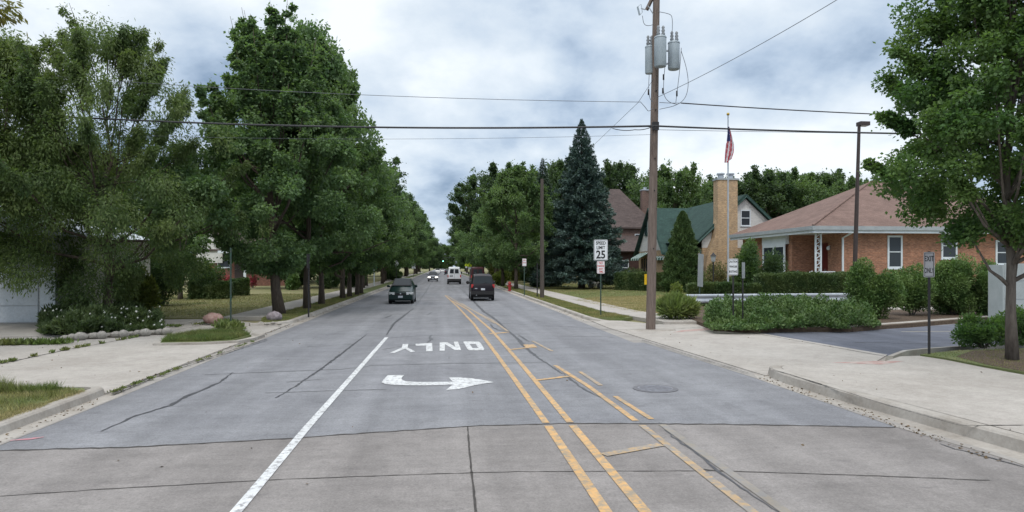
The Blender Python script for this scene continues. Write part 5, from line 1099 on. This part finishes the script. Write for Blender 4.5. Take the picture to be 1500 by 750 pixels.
for j in range(nv):
    for i in range(nu):
        u=(i+.5)/nu; v=(j+.5)/nv; sid=int((u*8+v*2.0))%2
        mi=2 if (v<.40 and u<.62) else (0 if sid else 1)
        k=j*(nu+1)+i; b.f.append((k,k+1,k+nu+2,k+nu+1)); b.m.append(mi)
mw=mat('flag_white',(.62,.62,.66),None,4,.8); mrd=mat('flag_red',(.42,.03,.05),None,4,.8)
mb,t_,b_=new_mat('flag_blue'); vo=t_.nodes.new('ShaderNodeTexVoronoi'); vo.inputs['Scale'].default_value=9; t_.links.new(tobj(t_),vo.inputs['Vector']); t_.links.new(tmix(t_,tramp(t_,vo.outputs['Distance'],.16,.2),(.6,.6,.65),(.03,.04,.13)),b_.inputs['Base Color'])
fo=b.build('flag',[mrd,mw,mb],None,True); tag(fo,'limp american flag hanging from the tall flagpole','flag')
# lot lamp pole
x,y,_=W(1251,44); zt=Zb(183,44); r_=thing('lot_lamp','tall dark parking lot lamp pole with a shoebox head','lamp post',(x,y,.15)); b=MB(); b.tube([(x,y,.55),(x+.35,y,zt)],[.15,.095],10); b.build('shaft',m_brown,r_,True,60)
b=MB(); b.tube([(x,y,.1),(x,y,.6)],.34,14); b.build('concrete_footing',m_curb,r_); b=MB(); b.box(x-.2,x+.2,y-.2,y+.2,.6,.72); b.build('base_plate',m_brown,r_)
b=MB(); b.box(x+.30,x+.95,y-.25,y+.25,zt-.05,zt+.2); b.tube([(x+.35,y,zt-.05),(x+.35,y,zt+.05)],.1,8); h_=b.build('lamp_head',m_brown,r_); b=MB(); b.box(x+.4,x+.9,y-.2,y+.2,zt-.07,zt-.052); b.build('lens',m_signw,h_)
# yard lantern
x,y,_=W(1045,57); zt=Zb(384,57); r_=thing('yard_lantern','black yard lantern post beside the arborvitae and tan chimney','lamp post',(x,y,.12)); b=MB(); b.tube([(x,y,.1),(x,y,zt)],[.07,.06],8); b.build('post',m_dark,r_)
b=MB(); b.tube([(x,y,zt),(x,y,zt+.1),(x,y,zt+.5)],[.1,.16,.24],6); h_=b.build('lantern_glass',m_galv,r_); b=MB(); b.tube([(x,y,zt+.5),(x,y,zt+.72),(x,y,zt+.8)],[.3,.1,.03],6); b.build('lantern_cap',m_dark,h_)
# grey cabinet at right edge
x0,y0_,_=W(1469,29.5); x1,_,_=W(1520,29.5); r_=thing('utility_cabinet','pale grey cabinet partly hidden behind the slim trunk at the right edge','cabinet',((x0+x1)/2,y0_,.17)); zt=Zb(388,29.5)
b=MB(); b.box(x0,x1,y0_,y0_+.8,.1,zt); b.build('body',mat('cabinet_paint',(.42,.46,.46),(.36,.40,.40),2,.5),r_)
for k in range(3): b=MB(); b.box(x0+.05,x1-.05,y0_-.02,y0_-.002,.3+k*.8,1.05+k*.8); b.build('door_panel',mat('cabinet_door',(.38,.42,.42),None,2,.5) if k==0 else bpy.data.materials['cabinet_door'],r_)
b=MB(); b.box(x0+.12,x0+.4,y0_-.03,y0_-.021,.95,1.15); b.build('nameplate',m_dark,r_)
# parking stall line in the lot
structure(strip([P(1320,487)[:2],P(1400,486.5)[:2]],.1,.034).build('stall_line',mat('pale_stall_paint',(.5,.46,.36),(.4,.38,.32),4,.8)))
structure(strip([P(1400,505)[:2],P(1250,503)[:2]],.05,.034,.01).build('lot_crack',m_tar))
# small walkway behind the round shrubs
flat('lot_walkway',[W(1300,37)[:2],W(1560,37)[:2],W(1560,40)[:2],W(1300,40)[:2]],.2,m_walk)
# ================================================================ VEHICLES
def paint(name,c,rough=.3): return mat(name,c,c,3,rough,0,spec=.25,coat=.12)
m_lens=mat('headlamp_lens',(.75,.78,.78),None,5,.15,spec=.8); m_tail=mat('tail_lamp_red',(.45,.02,.02),None,5,.2,spec=.7); m_plate=mat('plate_white',(.62,.66,.70),(.5,.52,.58),9,.5)
m_trimb=mat('black_plastic',(.025,.025,.027),None,4,.6)
def vehicle(name,label,cat,st,body,wheels,wr,glass,extras):
    r=thing(name,label,cat,(0,0,0)); vs=[];n=11
    for (y,zb,hw,zbelt,ztop,hwt) in st:
        half=[(hw*.93,zb),(hw,zb+.12),(hw*1.0,(zb+zbelt)/2+.05),(hw*.985,zbelt),(hwt+.02,ztop-.05),(hwt*.86,ztop)]
        sec=[(-a,z) for a,z in half]+[(0,ztop+.015)]+[(a,z) for a,z in half[::-1]]
        vs+= [(a,y,z) for a,z in sec]; n=len(sec)
    b=MB(); fs=[]
    for i in range(len(st)-1):
        for j in range(n): fs.append((i*n+j,(i+1)*n+j,(i+1)*n+(j+1)%n,i*n+(j+1)%n))
    fs.append(tuple(range(n))); fs.append(tuple((len(st)-1)*n+j for j in range(n))[::-1]); b.add(vs,fs); bo=b.build('body',body,r,True,32)
    hwm=max(s[2] for s in st)
    for y in wheels:
        for s in (-1,1):
            b=MB(); b.tube([(s*(hwm-.20),y,wr),(s*(hwm-.19),y,wr),(s*(hwm-.01),y,wr),(s*(hwm+.012),y,wr)],[wr*.93,wr,wr,wr*.93],20); w_=b.build('wheel',m_rubber,r,True,30)
            b=MB(); b.tube([(s*(hwm+.0),y,wr),(s*(hwm+.022),y,wr)],[wr*.62,wr*.55],14); b.build('rim',m_galv,w_)
    b=MB(); b.box(-hwm*.82,hwm*.82,st[1][0]+.15,st[-2][0]-.1,.13+wr*.2,st[1][1]+.1); b.build('underbody',m_trimb,r)
    for nm,q in glass:
        b=MB(); c=Vector((0,(st[0][0]+st[-1][0])/2,.8)); q=[Vector(p) for p in q]; nn=(q[1]-q[0]).cross(q[2]-q[0]).normalized()
        if nn.dot(sum(q,Vector())/len(q)-c)<0: q=q[::-1]
        b.slab(q,.03); b.build(nm,m_cglass,r)
    for nm,mm,f in extras:
        b=MB(); f(b); b.build(nm,mm,r,True,30)
    return r
def side_glass(st,i,j,s):           # glass band between belt and roof from station i to j
    out=[]
    a,c=st[i],st[j]
    def pt(q,t,dy=0):
        xb,xt=q[2]*.985,q[5]+.02; return (s*(xb+(xt-xb)*t+.022),q[0]+dy,q[3]+(q[4]-.05-q[3])*t)
    return [pt(a,.08,.06),pt(c,.08,-.06),pt(c,.92,-.06),pt(a,.92,.06)]
# sedan
sst=[(0,.30,.70,.52,.62,.58),(.10,.22,.82,.60,.72,.70),(.5,.18,.845,.70,.80,.73),(1.2,.17,.85,.82,.93,.73),(1.32,.17,.85,.85,.97,.72),(2.0,.17,.85,.90,1.36,.55),(2.6,.17,.85,.91,1.41,.55),(3.25,.17,.85,.92,1.37,.54),(3.8,.19,.84,.92,1.02,.66),(4.25,.24,.82,.88,.98,.66),(4.4,.32,.76,.8,.88,.6)]
def bxf(*a): return lambda b:b.box(*a)
def sedan(label,body,plate=True,name='sedan',lit=False):
    g=[('windshield',[(-.62,1.33,1.045),(.62,1.33,1.045),(.50,1.92,1.41),(-.50,1.92,1.41)]),('rear_window',[(-.60,3.77,1.05),(.60,3.77,1.05),(.50,3.28,1.375),(-.50,3.28,1.375)])]
    for s in (-1,1): g.append(('side_window',side_glass(sst,5,6,s))); g.append(('side_window',side_glass(sst,6,7,s)))
    ml=m_lens
    if lit:
        if 'lit_headlamp' in bpy.data.materials: ml=bpy.data.materials['lit_headlamp']
        else:
            ml,t_,b_=new_mat('lit_headlamp'); b_.inputs['Emission Color'].default_value=(1,.95,.85,1); b_.inputs['Emission Strength'].default_value=4
    def mir(s): return lambda b:(b.ball((s*.97,1.55,.98),(.11,.07,.08),10,7),b.tube([(s*.82,1.52,.93),(s*.95,1.55,.95)],.03,6))
    ex=[('headlight',ml,lambda b,s=s:b.prism([(s*.40,-.03),(s*.74,.03),(s*.852,.20),(s*.858,.36),(s*.40,.12)],.53,.675)) for s in (-1,1)]
    ex+=[('mirror',body,mir(s)) for s in (-1,1)]
    ex+=[('grille',m_trimb,bxf(-.36,.36,-.018,.05,.52,.60)),('air_intake',m_trimb,bxf(-.5,.5,-.012,.05,.27,.36)),('badge',m_chrome,lambda b:b.ball((0,-.02,.575),(.055,.02,.045),8,6)),('bumper',body,lambda b:b.box(-.78,.78,-.03,.25,.28,.47,0)),
         ('tail_light',m_tail,bxf(-.78,-.5,4.36,4.415,.72,.84)),('tail_light',m_tail,bxf(.5,.78,4.36,4.415,.72,.84))]
    if plate: ex.append(('number_plate',m_plate,bxf(-.16,.16,-.05,-.032,.36,.47)))
    ex.append(('windshield_frame',m_trimb,lambda b:b.slab([(-.71,1.27,1.0),(.71,1.27,1.0),(.56,1.97,1.405),(-.56,1.97,1.405)],.03)))
    ex.append(('roof_drip',m_trimb,lambda b:(b.tube([(-.57,1.97,1.37),(-.57,3.3,1.385)],.022,5),b.tube([(.57,1.97,1.37),(.57,3.3,1.385)],.022,5)))) if False else None
    ex.append(('wiper',m_trimb,lambda b:(b.tube([(-.1,1.36,1.02),(-.55,1.42,1.05)],.012,4),b.tube([(.5,1.36,1.02),(.05,1.42,1.05)],.012,4))))
    ex.append(('seat',m_trimb,lambda b:(b.box(-.55,-.2,2.2,2.3,.9,1.2),b.box(.2,.55,2.2,2.3,.9,1.2)))) if False else None
    return vehicle(name,label,'car',sst,body,(.78,3.4),.31,g,[e for e in ex if e],)
S1=sedan('dark green compact sedan driving towards the camera in the left lane',paint('dark_green_paint',(.005,.022,.021)))
S1.location=(-2.75,46.3,0); S1.rotation_euler=(0,0,R(-1)); S1.scale=(.98,1,1.2)
S2=sedan('grey oncoming car with lit headlights farther down the left lane',paint('grey_paint',(.13,.14,.16)),name='sedan',lit=True); S2.location=(XatY(634,118),118,0); S2.scale=(1,1,1.18)
S3=sedan('white car far down the street on the left, nearer of the two',paint('white_paint',(.7,.7,.7)),False); S3.location=(XatY(641,262),262,0); S3.scale=(1.05,1,1.3)
S4=copy_tree(S3); S4.location=(XatY(648,300),300,0); S4['label']='white car at the far end of the street beside the vanishing point'
S5=sedan('dark car far down the street just left of the white van',paint('dark_blue_paint',(.02,.025,.04)),False); S5.location=(XatY(655,222),222,0); S5.rotation_euler=(0,0,PI); S5.scale=(1,1,1.3)
# SUV (rear towards camera): front at y=0, rear at y=L
ust=[(0,.45,.74,.72,.86,.64),(.12,.36,.86,.80,.92,.78),(.6,.34,.89,.92,1.0,.80),(1.3,.33,.89,.98,1.08,.78),(1.42,.33,.89,1.0,1.12,.78),(2.05,.33,.89,1.06,1.66,.64),(3.0,.33,.89,1.07,1.73,.65),(4.2,.35,.89,1.08,1.71,.64),(4.42,.38,.88,1.06,1.60,.66),(4.60,.42,.86,.98,1.12,.79),(4.66,.46,.80,.88,1.0,.74)]
def suv(label,body,name='suv'):
    g=[('windshield',[(-.72,1.46,1.14),(.72,1.46,1.14),(.60,2.02,1.66),(-.60,2.02,1.66)]),('rear_window',[(-.71,4.612,1.12),(.71,4.612,1.12),(.60,4.45,1.60),(-.60,4.45,1.60)])]
    for s in (-1,1): g+= [('side_window',side_glass(ust,5,6,s)),('side_window',side_glass(ust,6,7,s))]
    ex=[('tail_light',m_tail,bxf(*( (-.885,-.72) if s<0 else (.72,.885)),4.50,4.66,.86,1.08)) for s in (-1,1)]
    ex+=[('bumper',m_trimb,bxf(-.86,.86,4.5,4.78,.42,.64)),('number_plate',m_plate,bxf(-.15,.15,4.672,4.69,.70,.82)),('badge',m_chrome,bxf(.42,.62,4.663,4.675,.78,.84))]
    ex+=[('mirror',m_trimb,lambda b,s=s:(b.ball((s*1.04,1.75,1.14),(.13,.08,.11),10,7),b.tube([(s*.85,1.7,1.06),(s*1.0,1.75,1.1)],.03,6))) for s in (-1,1)]
    ex+=[('roof_rack',m_trimb,lambda b,s=s:b.tube([(s*.5,2.3,1.75),(s*.5,2.4,1.80),(s*.5,4.0,1.80),(s*.5,4.1,1.75)],.02,5)) for s in (-1,1)]
    ex+=[('rear_wiper',m_trimb,lambda b:b.tube([(0,4.64,1.14),(-.3,4.60,1.22)],.012,4)),('exhaust_pipe',m_chrome,lambda b:b.tube([(.5,4.5,.38),(.5,4.74,.38)],.035,8))]
    return vehicle(name,label,'suv',ust,body,(.9,3.75),.37,g,ex)
U1=suv('dark purple-black suv seen from behind in the right lane',paint('dark_purple_paint',(.010,.007,.012),.45)); U1.rotation_euler=(0,0,PI); U1.location=(XatY(706,50)+.05,50+4.7,0); U1.scale=(.97,1,1.14)
U1.location=(XatY(707,50)+.02,54.6,0)
# van
vst=[(0,.5,.8,.85,1.0,.72),(.12,.4,.95,.95,1.1,.85),(.7,.36,1.0,1.1,1.28,.86),(.95,.36,1.0,1.15,1.36,.85),(1.7,.36,1.0,1.2,2.0,.76),(2.6,.36,1.0,1.2,2.08,.78),(5.2,.38,1.0,1.2,2.08,.78),(5.36,.42,.99,1.2,2.0,.78),(5.42,.5,.97,1.18,1.9,.76)]
def van(label,body,cat='van',name='van'):
    g=[('windshield',[(-.8,1.0,1.38),(.8,1.0,1.38),(.72,1.68,1.98),(-.72,1.68,1.98)])]
    for s in (-1,1): g.append(('rear_window',[(s*.08,5.455,1.32),(s*.66,5.455,1.32),(s*.60,5.455,1.82),(s*.08,5.455,1.82)])); g.append(('side_window',side_glass(vst,4,5,s)))
    ex=[('tail_light',m_tail,bxf(*((-.98,-.84) if s<0 else (.84,.98)),5.36,5.45,.85,1.15)) for s in (-1,1)]
    ex+=[('bumper',m_trimb,bxf(-.99,.99,5.35,5.62,.42,.66)),('number_plate',m_plate,bxf(.32,.6,5.425,5.44,.95,1.07)),('lower_badge',m_trimb,bxf(.25,.66,5.423,5.432,.90,1.12)),('door_seam',m_trimb,bxf(-.012,.012,5.42,5.43,.68,1.85))]
    ex+=[('mirror',m_trimb,lambda b,s=s:(b.ball((s*1.16,1.4,1.35),(.1,.06,.16),8,6),b.tube([(s*.98,1.4,1.3),(s*1.12,1.4,1.33)],.03,6))) for s in (-1,1)]
    return vehicle(name,label,cat,vst,body,(1.0,4.3),.38,g,ex)
V1=van('white cargo van seen from behind ahead of the dark suv',paint('van_white_paint',(.66,.69,.72),.4)); V1.rotation_euler=(0,0,PI); V1.location=(XatY(665.5,98),103.5,0); V1.scale=(.98,1,1.2)
V2=van('maroon tall vehicle in the right lane partly hidden by the dark suv',paint('maroon_paint',(.045,.012,.016),.45),'van','tall_vehicle'); V2.rotation_euler=(0,0,PI); V2.location=(XatY(700,92),97.5,0); V2.scale=(.95,1,1.2)
